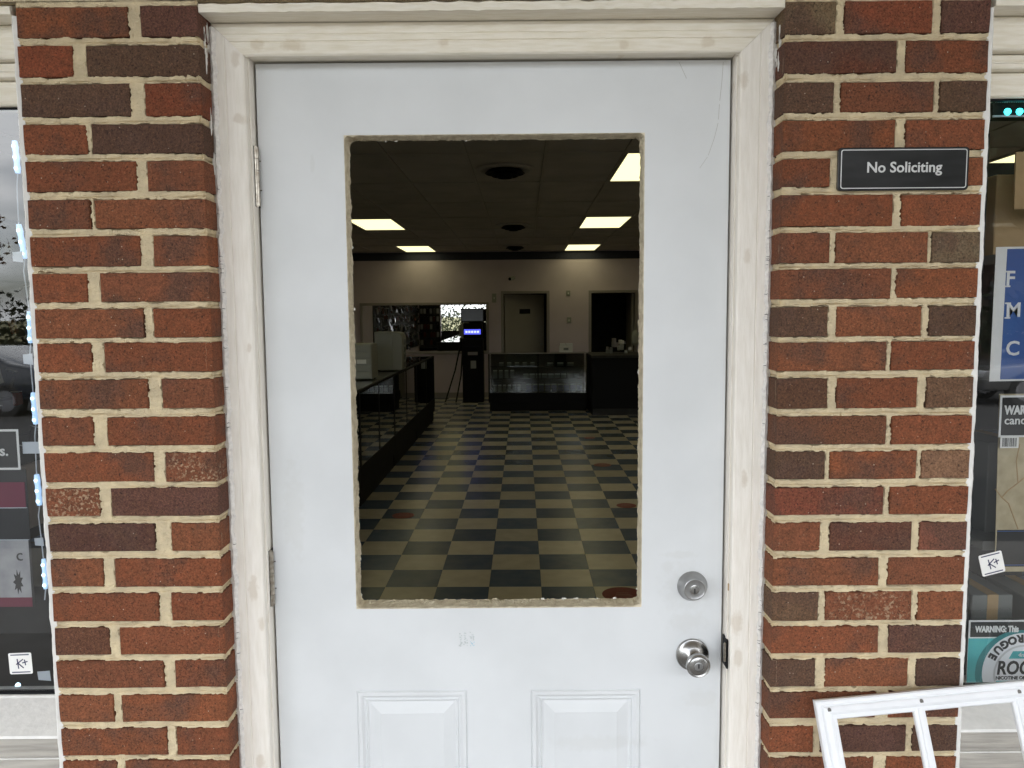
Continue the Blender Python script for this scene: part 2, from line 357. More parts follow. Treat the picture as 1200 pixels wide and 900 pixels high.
# back wall with its two door openings
bw = MB(); T = .12
for x0, x1, z0, z1 in ((XL, -.39, 0, ZC+.2), (-.39, .48, 2.0, ZC+.2), (.48, 1.275, 0, ZC+.2), (1.275, 2.16, 2.0, ZC+.2), (2.16, XR, 0, ZC+.2)):
    bw.box(x0, x1, YE, YE+T, z0, z1)
wb = single('wall_back', bw, M['wallpaint'], kind='structure', th=TH)
bb = MB()
for x0, x1 in ((XL, -.42), (.51, 1.25), (2.19, XR)): bb.box(x0, x1, YE-.012, YE-.001, .0, .10)
part('baseboard', bb, M['greyframe'], wb)
part('border_band', MB().box(XL, XR, YE-.008, YE-.001, ZC-.16, ZC-.012), M['navy_band'], wb)
single('wall_rear', MB().box(XL, XR, YE+2.8, YE+3, 0, 3.3), M['display_dark'], kind='structure', th=TH)
single('wall_partition', MB().box(.78, .95, YE+T+.002, YE+2.79, 0, 3.3), M['display_dark'], kind='structure', th=TH)

# ceiling: grid bars, lay-in tiles, lights
single('ceiling', MB().box(XL, XR, 1.64, YE+3, ZC+.03, ZC+.10), M['slab'], kind='structure', th=TH)
ceil = bpy.data.objects['ceiling']
PX, PY = .595, 1.26; gx0, gy0 = .775-.003, 5.86
LIGHTCELLS = set()
for cx in (-5, 0, 5):
    for cy in (-3, 0, 3, 6): LIGHTCELLS.add((cx, cy))
bars = MB()
for i in range(-7, 7):
    x = gx0+i*PX
    if XL < x < XR: bars.box(x-.011, x+.011, 1.66, YE-.001, ZC-.004, ZC+.006)
part('cross_tee', bars, M['tbar'], ceil)
bars = MB()
for j in range(-4, 8):
    y = gy0+j*PY
    if 1.7 < y < YE: bars.box(XL, XR, y-.011, y+.011, ZC-.0035, ZC+.006)
part('main_tee', bars, M['tbar'], ceil)
tm = make_mesh('ceiling_tile', MB().box(.012, PX-.012, .012, PY-.012, .004, .016), bevel=.003); tm.materials.append(M['ceil_tile'])
ltroot = None; FIRST = None
LLAB = {(-5, 6): 'lit ceiling light against the back wall above the mirror', (0, 6): 'lit ceiling light against the back wall above the gap between doorways', (-5, 3): 'lit ceiling light above the row of black side counters', (0, 3): 'lit ceiling light over the middle of the checkered aisle', (0, 0): 'lit ceiling light closest to the door, cut by the opening edge'}
for i in range(-8, 7):
    for j in range(-4, 8):
        x, y = gx0+i*PX, gy0+j*PY
        if x < XL-.3 or x > XR-.3 or y < 1.5 or y > YE-.5: continue
        if (i, j) in LIGHTCELLS:
            if ltroot is None:
                FIRST = (i, j)
                ltroot = thing('ceiling_light', 'lit recessed ceiling panel light in the dark tiled shop ceiling', 'ceiling light', (x, y, ZC), TH, 'lit ceiling panel lights')
                part('diffuser', MB().box(x+.02, x+PX-.02, y+.022, y+PY-.022, ZC-.003, ZC+.003), M['troffer'], ltroot)
                fr = MB(); fr.box(x+.004, x+.02, y+.004, y+PY-.004, ZC-.008, ZC+.012); fr.box(x+PX-.02, x+PX-.004, y+.004, y+PY-.004, ZC-.008, ZC+.012)
                fr.box(x+.02, x+PX-.02, y+.004, y+.022, ZC-.008, ZC+.012); fr.box(x+.02, x+PX-.02, y+PY-.022, y+PY-.004, ZC-.008, ZC+.012)
                part('frame', fr, M['tbar'], ltroot)
            else:
                c = copy_tree(ltroot); _place(c, (x, y, ZC), TH)
            cur = ltroot if (i, j) == FIRST else c
            if (i, j) in LLAB: cur['label'] = LLAB[(i, j)]
        else:
            o = bpy.data.objects.new('ceiling_tile', tm); COL.objects.link(o); o.parent = ceil; o.location = (x, y, ZC)

# floor: checker of vinyl tiles, each of the largest 300 in view its own piece
FX, FY, TS = -.208, 4.385, .3048
floor = single('floor', MB().box(XL, XR, 1.6, YE+3, -.08, -.004), M['slab'], kind='structure', th=TH)
tmesh = {}
for k, m_ in (('c', 'tile_cream'), ('n', 'tile_navy')):
    me = make_mesh('floor_tile', MB().box(.0006, TS-.0006, .0006, TS-.0006, -.004, 0), bevel=.0006); me.materials.append(M[m_]); tmesh[k] = me
cells = []
for i in range(-12, 16):
    for j in range(-10, 36):
        x, y = FX+i*TS, FY+j*TS
        if x < XL or x > XR-TS or y < 1.62 or y > YE-TS*.2: continue
        vis = y > 3.9 and -.26*y < x+.15 < .185*y
        cells.append((0 if vis else 1, y, i, j, x))
cells.sort(); rest = {'c': MB(), 'n': MB()}
for n_, (_, y, i, j, x) in enumerate(cells):
    k = 'n' if (i+j) % 2 == 0 else 'c'
    if n_ < 299:
        o = bpy.data.objects.new('floor_tile', tmesh[k]); COL.objects.link(o); o.parent = floor; o.location = (x, y, random.uniform(-.0003, .0003))
    else: rest[k].box(x+.0006, x+TS-.0006, y+.0006, y+TS-.0006, -.0038, 0)
for k, m_ in (('c', 'tile_cream'), ('n', 'tile_navy')): part('floor_tiling', rest[k], M[m_], floor, kind='stuff')

# ------------------------------------------------------------------ brickwork
LROWS = [(7.5, 43, 149, 165), (53, 89, 84.5, 101), (98, 136, 152, 170), (145.5, 180, 101, 107.5), (189, 224, 159.5, 173), (234, 267.5, 105, 111), (277, 312, 164.5, 180.5),
         (320, 354, 102, 117.5), (362, 396, 168, 180), (402, 436, 107, 122), (445, 479, 173, 190), (489, 522, 109, 126), (531, 565, 179.5, 194), (572.5, 605, 116, 130.5),
         (614, 646, 181, 201), (655.5, 687.5, 120.5, 135), (696, 728, 186, 201), (736, 767.5, 128, 140.5), (775, 806, 192, 205.5), (815, 846, 133, 143), (854, 885.5, 195.5, 207.5)]
RROWS = [(1, 39, (979.5, 990.5), (1092.5, 1104)), (48, 85, (1051, 1062.5)), (96, 131, (977, 986), (1094, 1102)), (140.5, 176, (1049, 1062)), (185.5, 218, (972.5, 985), (1091, 1099)),
         (228, 264.5, (1046, 1057)), (272.5, 307.5, (972.5, 980), (1087, 1092.5)), (315, 349.5, (1044, 1051)), (359, 394, (970, 981), (1080, 1089.5)), (400.5, 434, (1039, 1045)),
         (443, 478, (969.5, 981), (1075, 1086)), (487.5, 520.5, (1038, 1045)), (529, 561, (967, 972.5), (1074, 1080.5)), (571, 603, (1035, 1043)), (612.5, 645, (961, 973), (1068, 1078)),
         (654, 686, (1029.5, 1041)), (694, 727, (959, 967.5), (1068, 1076)), (734, 765, (1029, 1042)), (772.5, 804.5, (955.5, 967.5), (1064, 1074)), (811, 841, (1026, 1042)), (851, 881, (953, 962), (1061, 1070))]
RED = [(.275, .084, .036), (.255, .079, .035), (.290, .092, .038), (.240, .082, .040), (.268, .092, .042)]
DARK = [(.112, .066, .042), (.102, .056, .040), (.122, .070, .046)]; PURP = (.140, .062, .047); TAN = (.205, .150, .085); LIGHT = (.30, .165, .095); PINK = (.27, .095, .06)
LC = {(1, 1): PURP, (2, 0): (.27, .072, .032), (2, 1): DARK[0], (3, 0): DARK[2], (3, 1): (.23, .062, .028), (4, 1): DARK[1], (13, 1): 'E', (14, 0): 'E', (14, 1): PURP, (15, 0): (.10, .045, .036), (18, 0): (.15, .062, .036), (17, 1): (.24, .07, .03)}
RC = {(1, 0): TAN, (1, 1): (.26, .072, .034), (1, 2): PURP, (2, 0): (.15, .05, .03), (3, 0): DARK[2], (3, 2): (.12, .072, .042), (7, 2): (.19, .14, .085), (9, 0): (.155, .085, .045), (9, 2): DARK[0], (11, 0): (.12, .058, .034), (11, 2): (.17, .095, .055),
      (13, 0): DARK[0], (13, 2): LIGHT, (14, 0): (.235, .066, .038), (15, 2): PINK, (15, 1): (.145, .055, .036), (17, 0): (.16, .095, .055), (17, 1): 'E', (18, 1): PURP, (19, 0): DARK[2], (19, 2): (.10, .056, .040), (21, 1): (.12, .058, .045), (21, 2): DARK[1], (12, 0): (.18, .07, .036)}

def bevel_box(x0, x1, y0, y1, z0, z1, b, jit):
    """a brick: front face subdivided, arrises worn unevenly"""
    nx = max(2, int((x1-x0)/.05)); nz = 2; mb = MB(); X = np.linspace(x0, x1, nx+1); Z = np.linspace(z0, z1, nz+1)
    vs = []; 
    def ring(y, ins):
        pts = []
        for i in range(nx+1): pts.append([X[i], y, z0])
        for k in range(1, nz+1): pts.append([x1, y, Z[k]])
        for i in range(nx-1, -1, -1): pts.append([X[i], y, z1])
        for k in range(nz-1, 0, -1): pts.append([x0, y, Z[k]])
        for p in pts:
            j1 = random.uniform(-jit, jit); j2 = random.uniform(-jit, jit)
            if p[0] in (x0,): p[0] += ins+j1
            elif p[0] in (x1,): p[0] -= ins+j1
            if p[2] in (z0,): p[2] += ins+j2
            elif p[2] in (z1,): p[2] -= ins+j2
        return pts
    a = ring(y0, b); c = ring(y0+b, 0); d = ring(y1, 0); n = len(a)
    mb.add(a+c+d, [tuple(range(n))] + [(i, n+i, n+(i+1) % n, (i+1) % n) for i in range(n)] + [(n+i, 2*n+i, 2*n+(i+1) % n, n+(i+1) % n) for i in range(n)])
    return mb

def smooth_noise(h, w_, cell):
    gh, gw = int(h/cell)+3, int(w_/cell)+3; g = NR.standard_normal((gh, gw))
    yy = np.arange(h)/cell; xx = np.arange(w_)/cell; y0 = yy.astype(int); x0 = xx.astype(int)
    fy = (yy-y0)[:, None]; fx = (xx-x0)[None, :]; fy = fy*fy*(3-2*fy); fx = fx*fx*(3-2*fx)
    A = g[np.ix_(y0, x0)]; B = g[np.ix_(y0, x0+1)]; C = g[np.ix_(y0+1, x0)]; D = g[np.ix_(y0+1, x0+1)]
    return (A*(1-fx)+B*fx)*(1-fy) + (C*(1-fx)+D*fx)*fy

def mortar_grid(rects, a0, a1, z0, z1, place, step=.0027, beds=(), zstep=None):
    """mortar sheet: near flush in the joints with a tooled dip, sunk behind the bricks, ragged where they meet"""
    na, nz = int((a1-a0)/step)+1, int((z1-z0)/(zstep or step))+1
    A = np.linspace(a0, a1, na); Z = np.linspace(z0, z1, nz); AA, ZZ = np.meshgrid(A, Z)
    sd = np.full(AA.shape, .03)
    for (r0, r1, q0, q1) in rects:
        dx = np.maximum(r0-AA, AA-r1); dz = np.maximum(q0-ZZ, ZZ-q1)
        d = np.where((dx > 0) & (dz > 0), np.hypot(np.maximum(dx, 0), np.maximum(dz, 0)), np.maximum(dx, dz)); sd = np.minimum(sd, d)
    sd = sd + .0011*smooth_noise(nz, na, 3.2) + .0010*smooth_noise(nz, na, 9) + .0007*smooth_noise(nz, na, 1.6)
    t = np.clip((sd+.0014)/.0026, 0, 1); t = t*t*(3-2*t)
    dip = .0026*np.clip(sd/.006, 0, 1)
    groove = np.zeros(AA.shape)                                  # line left by the jointer low in each bed joint
    for zg in beds:
        wl = zg + .0007*smooth_noise(1, na, 14)
        groove += np.exp(-((ZZ-wl)/.0011)**2)*(.0030+.0012*smooth_noise(1, na, 20))
    h = .011*(1-t) + t*(.0010+dip+groove) + .00055*smooth_noise(nz, na, 2.0)+.0005*smooth_noise(nz, na, 6)
    V = [place(a, d, z) for a, z, d in zip(AA.ravel(), ZZ.ravel(), h.ravel())]
    idx = np.arange(nz*na).reshape(nz, na)
    F = np.stack([idx[:-1, :-1], idx[:-1, 1:], idx[1:, 1:], idx[1:, :-1]], -1).reshape(-1, 4)
    mb = MB(); mb.v = V; mb.f = [tuple(f) for f in F.tolist()]; return mb

def build_pilaster(rows, x0, x1, colours, label, left):
    root = thing('brick_pilaster', label, 'brick pilaster', ((x0+x1)/2, YB+.05, WALK))
    courses = []; um = 140 if left else 1030
    for k, r in enumerate(rows):
        joints = [(r[2], r[3])] if left else list(r[2:])
        zt, zb = WP(um, r[0], YB).z, WP(um, r[1], YB).z; vm = (r[0]+r[1])/2
        js = [(WP(a, vm, YB).x, WP(b, vm, YB).x) for a, b in joints]
        courses.append((k+1, zb, zt, js))
    zb = courses[-1][1]; k = len(rows)+1; pitch = .0668
    while zb - pitch > WALK-.02:                                  # courses below the picture, same bond
        zt = zb-.0115; zb2 = zb-pitch; ref = courses[-2][3]; courses.append((k, zb2, zt, ref)); zb = zb2; k += 1
    rects = []
    for k, zb, zt, js in courses:
        xs_ = [x0] + [v for j in js for v in j] + [x1]
        for q in range(0, len(xs_), 2):
            a, b = xs_[q], xs_[q+1]
            rects.append((a, b, zb, zt))
            yo = random.uniform(-.0012, .0012)
            mb = bevel_box(a, b, YB+yo, YB+.098, zb, zt, .0014, .0009)
            o = part('brick', mb, M['brick'], root)
            c = colours.get((k, q//2)); al = 1
            if c == 'E': c, al = RED[3], .42
            if c is None: c = random.choice(RED); f = random.uniform(.88, 1.1); c = tuple(v*f for v in c)
            o.color = (*c, al)
    zlo = .62; fine = [r for r in rects if r[3] > zlo-.02]
    cz = sorted((c[1], c[2]) for c in courses); beds = [cz[i][1]+.34*(cz[i+1][0]-cz[i][1]) for i in range(len(cz)-1)]
    ext = [(r[0]-(.05 if abs(r[0]-x0) < .002 else 0), r[1]+(.05 if abs(r[1]-x1) < .002 else 0), r[2], r[3]) for r in fine]
    front = mortar_grid(ext, x0+.0005, x1-.0005, zlo, 2.146, lambda a, d, z: (a, YB+d, z), .0025, beds, .0016)
    part('mortar_front', front, M['mortar'], root, kind='stuff')
    xr = x1 if left else x0; sg = -1 if left else 1
    ret = [(YB-.05, YB+.2, r[2], r[3]) for r in fine if abs((r[1] if left else r[0])-xr) < .002]
    side = mortar_grid(ret, YB+.0006, YC+.03, zlo, 2.146, lambda a, d, z: (xr+sg*d, a, z), .0025, beds, .0016)
    part('mortar_return', side, M['mortar'], root, kind='stuff')
    part('mortar_core', MB().box(x0+.011, x1-.011, YB+.0125, YB+.0995, WALK-.02, 2.1465), M['mortar'], root)
    lo = MB().box(x0+.002, x1-.002, YB+.003, YB+.012, WALK-.02, zlo); part('mortar_base', lo, M['mortar'], root)
    return root
build_pilaster(LROWS, LX0, LX1, LC, 'brick pilaster on the hinge side of the white door', True)
build_pilaster(RROWS, RX0, RX1, RC, 'brick pilaster on the doorknob side of the white door, carrying the black sign', False)

def smear(xp, s, y0, z0, n, parent):
    for k in range(n):
        cy, cz, a = y0+random.uniform(-.014, .016), z0+random.uniform(-.045, .045), random.uniform(.002, .006); L_ = random.uniform(.008, .03); m = 11
        pts = [(cy+a*random.uniform(.3, 1.2)*math.cos(t), cz+L_*random.uniform(.55, 1.1)*math.sin(t)) for t in np.linspace(0, 2*math.pi, m+1)[:-1]]
        vs = [(xp+s*.0007, y, z) for y, z in pts]+[(xp-s*.002, y, z) for y, z in pts]
        part('paint_smear', MB().add(vs, [tuple(range(m)), tuple(range(m, 2*m))[::-1]]+[(i, (i+1) % m, m+(i+1) % m, m+i) for i in range(m)]), M['bead'], parent)
PL = [o for o in COL.objects if o.name.startswith('brick_pilaster')]
smear(LX1, 1, YB+.034, 2.09, 8, PL[0]); smear(LX1, 1, YB+.043, 1.90, 4, PL[0]); smear(RX0, -1, YB+.038, 2.08, 5, PL[1])

# band of brickwork over door and windows
root = thing('brick_wall', 'band of brickwork above the door head and the window heads', 'brick wall', (0, 1.49, 2.15))
rects = []
for k in range(6):
    z0 = 2.1525+k*.0675; x = -1.62-(.105 if k % 2 else 0)
    while x < 1.6:
        a, b = x, x+.2; rects.append((a, b, z0, z0+.056)); x += .2105
        o = part('brick', bevel_box(a, b, YB+random.uniform(-.001, .001), YB+.09, z0, z0+.056, .0028, .0009), M['brick'], root)
        c = random.choice(RED + [DARK[0], PURP]); o.color = (*c, 1)
part('mortar_front', mortar_grid(rects, -1.6, 1.6, 2.1475, 2.24, lambda a, d, z: (a, YB+d, z), .0034), M['mortar'], root, kind='stuff')
part('mortar_core', MB().box(-3.2, 3.2, YB+.014, YB+.13, 2.1475, 3.12), M['mortar'], root)

# ------------------------------------------------------------------ door frame
def wob(a, b, n, amp): return [(a+(b-a)*i/n, random.uniform(-amp, amp)) for i in range(n+1)]
dfr = thing('door_frame', 'weathered off-white wooden door frame set between two brick pilasters', 'door frame', (-.035, YC, WALK))
def knot(u, v, ru, rv): p = WP(u, v, YC); return (p.x, p.z, ru/600, rv/600)
knots(M['trim'], [knot(276, 69, 5, 9), knot(281, 139, 8, 7), knot(292, 408, 3, 6), knot(297, 690, 6, 15), knot(307, 731, 4, 10), knot(305, 893, 6, 9), knot(872, 94, 5, 9), knot(863, 731, 7, 14), knot(865, 772, 5, 14), knot(876, 300, 4, 9), knot(872, 560, 4, 10)], (.58, .49, .38), .45)
knots(M['trim_head'], [knot(301, 52, 7, 7), knot(343, 53, 14, 7), knot(830, 49, 8, 6), knot(731, 53, 5, 5), knot(520, 50, 6, 5)], (.60, .50, .36), .45)
JL, JR = DX0-.0045, DX1+.0045
for s, xo, xi in ((1, LX1, JL), (-1, RX0, JR)):                  # side casings: mitred at the head
    zt_o, zt_i = 2.126, 2.067
    g = xo+s*.026
    prof = [(xo+s*.001, YC+.004), (xo+s*.006, YC+.001), (g-s*.0015, YC), (g, YC+.002), (g+s*.0015, YC), (xi-s*.003, YC), (xi, YC+.003), (xi, YC+.0118), (xo+s*.001, YC+.0118)]
    rings = [[(x, y, WALK) for x, y in prof], [(x, y, zt_o-(x-xo)/(xi-xo)*(zt_o-zt_i)) for x, y in prof]]
    part('casing', MB().sweep(rings, None), M['trim'], dfr)
    # jamb with stop lip, seen edge-on beside the door
    part('jamb', MB().box(min(xi, xi-s*.03), max(xi, xi-s*.03), YC+.012, 1.62, WALK, 2.10), M['trim'], dfr)
    part('jamb_lip', MB().box(min(xi, xi+s*.0022), max(xi, xi+s*.0022), YC+.020, YC+.030, WALK, 2.066), M['trim'], dfr, bevel=.0008)
    part('weatherstrip', MB().box(min(xi, xi+s*.018), max(xi, xi+s*.018), YD+.020, YD+.032, WALK, 2.075), M['dark_gap'], dfr)
    # cracked caulk between casing and brick
    n = 260; rg = []
    for i in range(n+1):
        z = .55 + (2.118-.55)*i/n; wv = .010+.0045*noise.noise((0, s, z*38))+random.uniform(-.0014, .0014); dp = .004+.003*noise.noise((5, s, z*60))
        rg.append([(xo-s*.004, YC-dp*.2, z), (xo+s*wv*.5, YC-dp-.002, z), (xo+s*wv, YC+.0005, z), (xo-s*.004, YC+.006, z)])
    part('caulk_joint', MB().sweep(rg, None), M['caulk'], dfr, smooth=True)
    for k in range(34):
        z = random.choice((random.uniform(.70, 1.02), random.uniform(.7, 2.1), random.uniform(1.35, 1.75))); L_ = random.uniform(.003, .008); xa = xo+s*random.uniform(.0005, .005); sl_ = random.uniform(-.003, .003)
        part('caulk_crack', MB().tube([(xa, YC-.0052, z), (xa+s*L_*.5, YC-.0058, z+sl_), (xa+s*L_, YC-.003, z+sl_*.6)], [.0003, .0007, .0003], 5), M['hole'], dfr)
xo0, xo1 = LX1, RX0                                              # head casing
prof = [(2.126, YC+.003), (2.119, YC), (2.107, YC+.0005), (2.1055, YC+.002), (2.104, YC), (2.094, YC), (2.0925, YC+.002), (2.091, YC), (2.070, YC), (2.067, YC+.003), (2.067, YC+.0118), (2.126, YC+.0118)]
tt = lambda z: (2.126-z)/(2.126-2.067)
rings = [[(xo0+tt(z)*(JL-xo0)+.0006, y, z) for z, y in prof], [(xo1+tt(z)*(JR-xo1)-.0006, y, z) for z, y in prof]]
part('head_casing', MB().sweep(rings, None), M['trim_head'], dfr)
part('head_jamb', MB().box(JL+.0005, JR-.0005, YC+.012, 1.62, 2.0735, 2.10), M['trim_head'], dfr)
part('head_stop', MB().box(JL+.0005, JR-.0005, YD+.020, YD+.034, 2.062, 2.0734), M['dark_gap'], dfr)
cap = MB(); n = 90; rg = []
for i in range(n+1):
    x = xo0+.0005+(xo1-xo0-.001)*i/n; j = .0035*noise.noise((x*40, 3, 0))+.0018*noise.noise((x*140, 5, 0)); k = .0035*noise.noise((x*60, 9, 0))
    rg.append([(x, YB+.003+k, 2.126+j*.5), (x, YB+.002+k, 2.140+j), (x, YB+.02, 2.1475), (x, YC+.04, 2.1475), (x, YC+.04, 2.1275), (x, YC-.002, 2.1275)])
part('drip_cap', cap.sweep(rg, None), M['trim_head'], dfr, smooth=True)
part('threshold', MB().box(JL-.02, JR+.02, 1.46, 1.66, WALK-.01, -.004), M['nickel_soft'], dfr, bevel=.006)
# strike plate and latch hole on the knob side
p = WP(847, 762, YC+.03)
sp = part('strike_plate', MB().box(JR-.0035, JR-.0005, YC+.013, YC+.047, p.z-.032, p.z+.028), M['black'], dfr, bevel=.001)
part('latch_lip', MB().box(JR-.009, JR-.0036, YC+.013, YC+.020, p.z-.018, p.z+.022), M['hinge'], sp, bevel=.002)
q = WP(850, 686, YC+.03); part('rust_spot', MB().box(JR-.0018, JR-.0005, YC+.016, YC+.030, q.z-.006, q.z+.008), M['card'], dfr)

# ------------------------------------------------------------------ the door
def sm(u, v, ru, rv): p = WP(u, v, YD); return (p.x, p.z, ru/590, rv/590)
knots(M['door_paint'], [sm(783, 664, 9, 7), sm(805, 728, 24, 12), sm(822, 818, 20, 12), sm(796, 650, 22, 5), sm(366, 193, 3, 10), sm(805, 690, 32, 30), sm(345, 600, 12, 60), sm(700, 870, 60, 10)], (.50, .49, .45), .16)
door = thing('front_door', 'white steel door with its window cut out and two raised panels', 'door', (-.0346, YD+.022, 0))
HX0, HX1, HZ0, HZ1 = -.3255, .2585, .9865, 1.934                # opening where the glass was
PZ0, PZ1 = .24, .813; PN = ((-.3295, -.1005), (.0305, .2585))
def slab(y0, y1):
    bm = MB(); xsb = sorted({DX0, DX1, HX0, HX1, *PN[0], *PN[1]}); xsb = [x for i, x in enumerate(xsb)]
    zsb = [.006, PZ0, PZ1, HZ0, HZ1, DZ1]
    def inside(x, z):
        if HX0 < x < HX1 and HZ0 < z < HZ1: return True
        return any(a < x < b for a, b in PN) and PZ0 < z < PZ1
    V = {}; vs = []; fs = []
    def vid(x, y, z):
        key = (round(x, 5), y, round(z, 5))
        if key not in V: V[key] = len(vs); vs.append((x, y, z))
        return V[key]
    cellsb = [(i, k) for i in range(len(xsb)-1) for k in range(len(zsb)-1) if not inside((xsb[i]+xsb[i+1])/2, (zsb[k]+zsb[k+1])/2)]
    cs = set(cellsb)
    for i, k in cellsb:
        a, b, c, d = xsb[i], xsb[i+1], zsb[k], zsb[k+1]
        fs.append((vid(a, y0, c), vid(b, y0, c), vid(b, y0, d), vid(a, y0, d))); fs.append((vid(a, y1, d), vid(b, y1, d), vid(b, y1, c), vid(a, y1, c)))
        for (di, dk, e) in ((-1, 0, (a, c, a, d)), (1, 0, (b, d, b, c)), (0, -1, (b, c, a, c)), (0, 1, (a, d, b, d))):
            if (i+di, k+dk) not in cs:
                fs.append((vid(e[0], y0, e[1]), vid(e[2], y0, e[3]), vid(e[2], y1, e[3]), vid(e[0], y1, e[1])))
    return bm.add(vs, fs)
part('outer_skin', slab(YD, YD+.0016), M['door_paint'], door)
part('inner_skin', slab(YD+.0428, YD+.0444), M['door_paint'], door)
ed = MB()
for a, b, c, d in ((DX0+.001, DX0+.02, .008, DZ1-.001), (DX1-.02, DX1-.001, .008, DZ1-.001), (DX0+.02, DX1-.02, DZ1-.02, DZ1-.001), (DX0+.02, DX1-.02, .008, .03)):
    ed.box(a, b, YD+.0017, YD+.0427, c, d)
part('edge_stile', ed, M['door_paint'], door)
# raw core showing round the opening: rough inner edge, rounded corners
def rounded(x0, x1, z0, z1, r, n=6):
    pts = []
    for cx, cz, a0 in ((x1-r, z1-r, 0), (x0+r, z1-r, 90), (x0+r, z0+r, 180), (x1-r, z0+r, 270)):
        for i in range(n+1):
            a = math.radians(a0+90*i/n); pts.append((cx+r*math.cos(a), cz+r*math.sin(a)))
    return pts
def resample(pts, step):
    out = []; n = len(pts)
    for i in range(n):
        a, b = Vector(pts[i]), Vector(pts[(i+1) % n]); L_ = (b-a).length; k = max(1, int(L_/step))
        out += [tuple(a+(b-a)*j/k) for j in range(k)]
    return out
outl = resample(rounded(HX0, HX1, HZ0, HZ1, .010), .004)
cxh, czh = (HX0+HX1)/2, (HZ0+HZ1)/2
def inward(p, d):
    sx = max(-1, min(1, (cxh-p[0])/abs(HX1-cxh)*1.0)); sz = (czh-p[1])/abs(HZ1-czh)
    ax, az = abs(sx), abs(sz); vx = (1 if sx > 0 else -1) if ax > .955 else 0; vz = (1 if sz > 0 else -1) if az > .97 else 0
    return (p[0]+vx*d, p[1]+vz*d)
rows_y = [YD+.0006, YD+.004, YD+.012, YD+.022, YD+.032, YD+.0425, YD+.0452]
cm = MB(); n = len(outl); vs = []
for r_, y in enumerate(rows_y):
    for i, p in enumerate(outl):
        e = (0.0005 if r_ == 0 else .0016+.0014*noise.noise((p[0]*70, y*150, p[1]*70))+.0007*random.uniform(-1, 1))
        if r_ >= 4: e += max(0, .0028*noise.noise((p[0]*60, 7, p[1]*60)))+ .0006*random.uniform(-1, 1)
        q = inward(p, e); vs.append((q[0], y, q[1]))
nr = len(rows_y); fs = [(r_*n+i, r_*n+(i+1) % n, (r_+1)*n+(i+1) % n, (r_+1)*n+i) for r_ in range(nr-1) for i in range(n)]
bk = [(*inward(p, -.012), 0) for p in outl]
vs += [(b[0], YD+.0018, b[1]) for b in bk] + [(b[0], YD+.0425, b[1]) for b in bk]
fs += [(i, nr*n+i, nr*n+(i+1) % n, (i+1) % n) for i in range(n)] + [((nr-1)*n+i, (nr-1)*n+(i+1) % n, (nr+1)*n+(i+1) % n, (nr+1)*n+i) for i in range(n)]
core = part('opening_edge', cm.add(vs, fs), M['core'], door)
# shreds of torn sealant left on the cut edge
shred = [(405, 290), (415, 362), (418, 655), (421, 697), (546, 160), (661, 705), (673, 706), (676, 705), (751, 690), (752, 700), (700, 709), (464, 160), (751, 436), (720, 707), (452, 158), (636, 710)]
for (u, v) in shred:
    yy = YD+.043; p = WP(u, v, yy); p.x = min(max(p.x, HX0+.002), HX1-.002); p.z = min(max(p.z, HZ0+.002), HZ1-.002)
    dl, dr, db, dt = p.x-HX0, HX1-p.x, p.z-HZ0, HZ1-p.z; m_ = min(dl, dr, db, dt)
    if m_ == dl: p.x = HX0+.003
    elif m_ == dr: p.x = HX1-.003
    elif m_ == db: p.z = HZ0+.003
    else: p.z = HZ1-.003
    r = random.uniform(.0014, .0028); ex, ez = (random.uniform(.7, 2.2), random.uniform(.5, .9)) if m_ in (db, dt) else (random.uniform(.5, .9), random.uniform(.7, 2.2)); bmx = bmesh.new(); bmesh.ops.create_icosphere(bmx, subdivisions=2, radius=r)
    for vv in bmx.verts:
        k = 1+.9*noise.noise(vv.co*700+Vector((u, v, 0))); vv.co *= k; vv.co.x *= ex; vv.co.z *= ez
    mbs = MB(); bmx.verts.ensure_lookup_table(); mbs.add([vv.co+p for vv in bmx.verts], [[q.index for q in f.verts] for f in bmx.faces]); bmx.free()
    part('sealant_shred', mbs, M['bead'], door)
# raised panels
for a, b in PN:
    steps = [(0, 0), (.0016, .0012), (.004, -.0030), (.0105, -.0034), (.0155, .0016), (.0185, .0020), (.0205, -.0002), (.024, .0030), (.0265, .0036), (.0475, -.0016), (.0495, -.0022), (.051, -.0020)]
    rg = []; vs = []; fs = []
    for d, y in steps:
        vs += [(a+d, YD+y, PZ0+d), (b-d, YD+y, PZ0+d), (b-d, YD+y, PZ1-d), (a+d, YD+y, PZ1-d)]
    for i in range(len(steps)-1):
        for k in range(4): fs.append((4*i+k, 4*i+(k+1) % 4, 4*i+4+(k+1) % 4, 4*i+4+k))
    k = 4*(len(steps)-1); fs.append((k, k+1, k+2, k+3))
    vs += [(a, YD+.0016, PZ0), (b, YD+.0016, PZ0), (b, YD+.0016, PZ1), (a, YD+.0016, PZ1)]
    j = len(steps)*4; fs += [(j+q, j+(q+1) % 4, (q+1) % 4, q) for q in range(4)]
    part('raised_panel', MB().add(vs, fs), M['door_paint'], door)
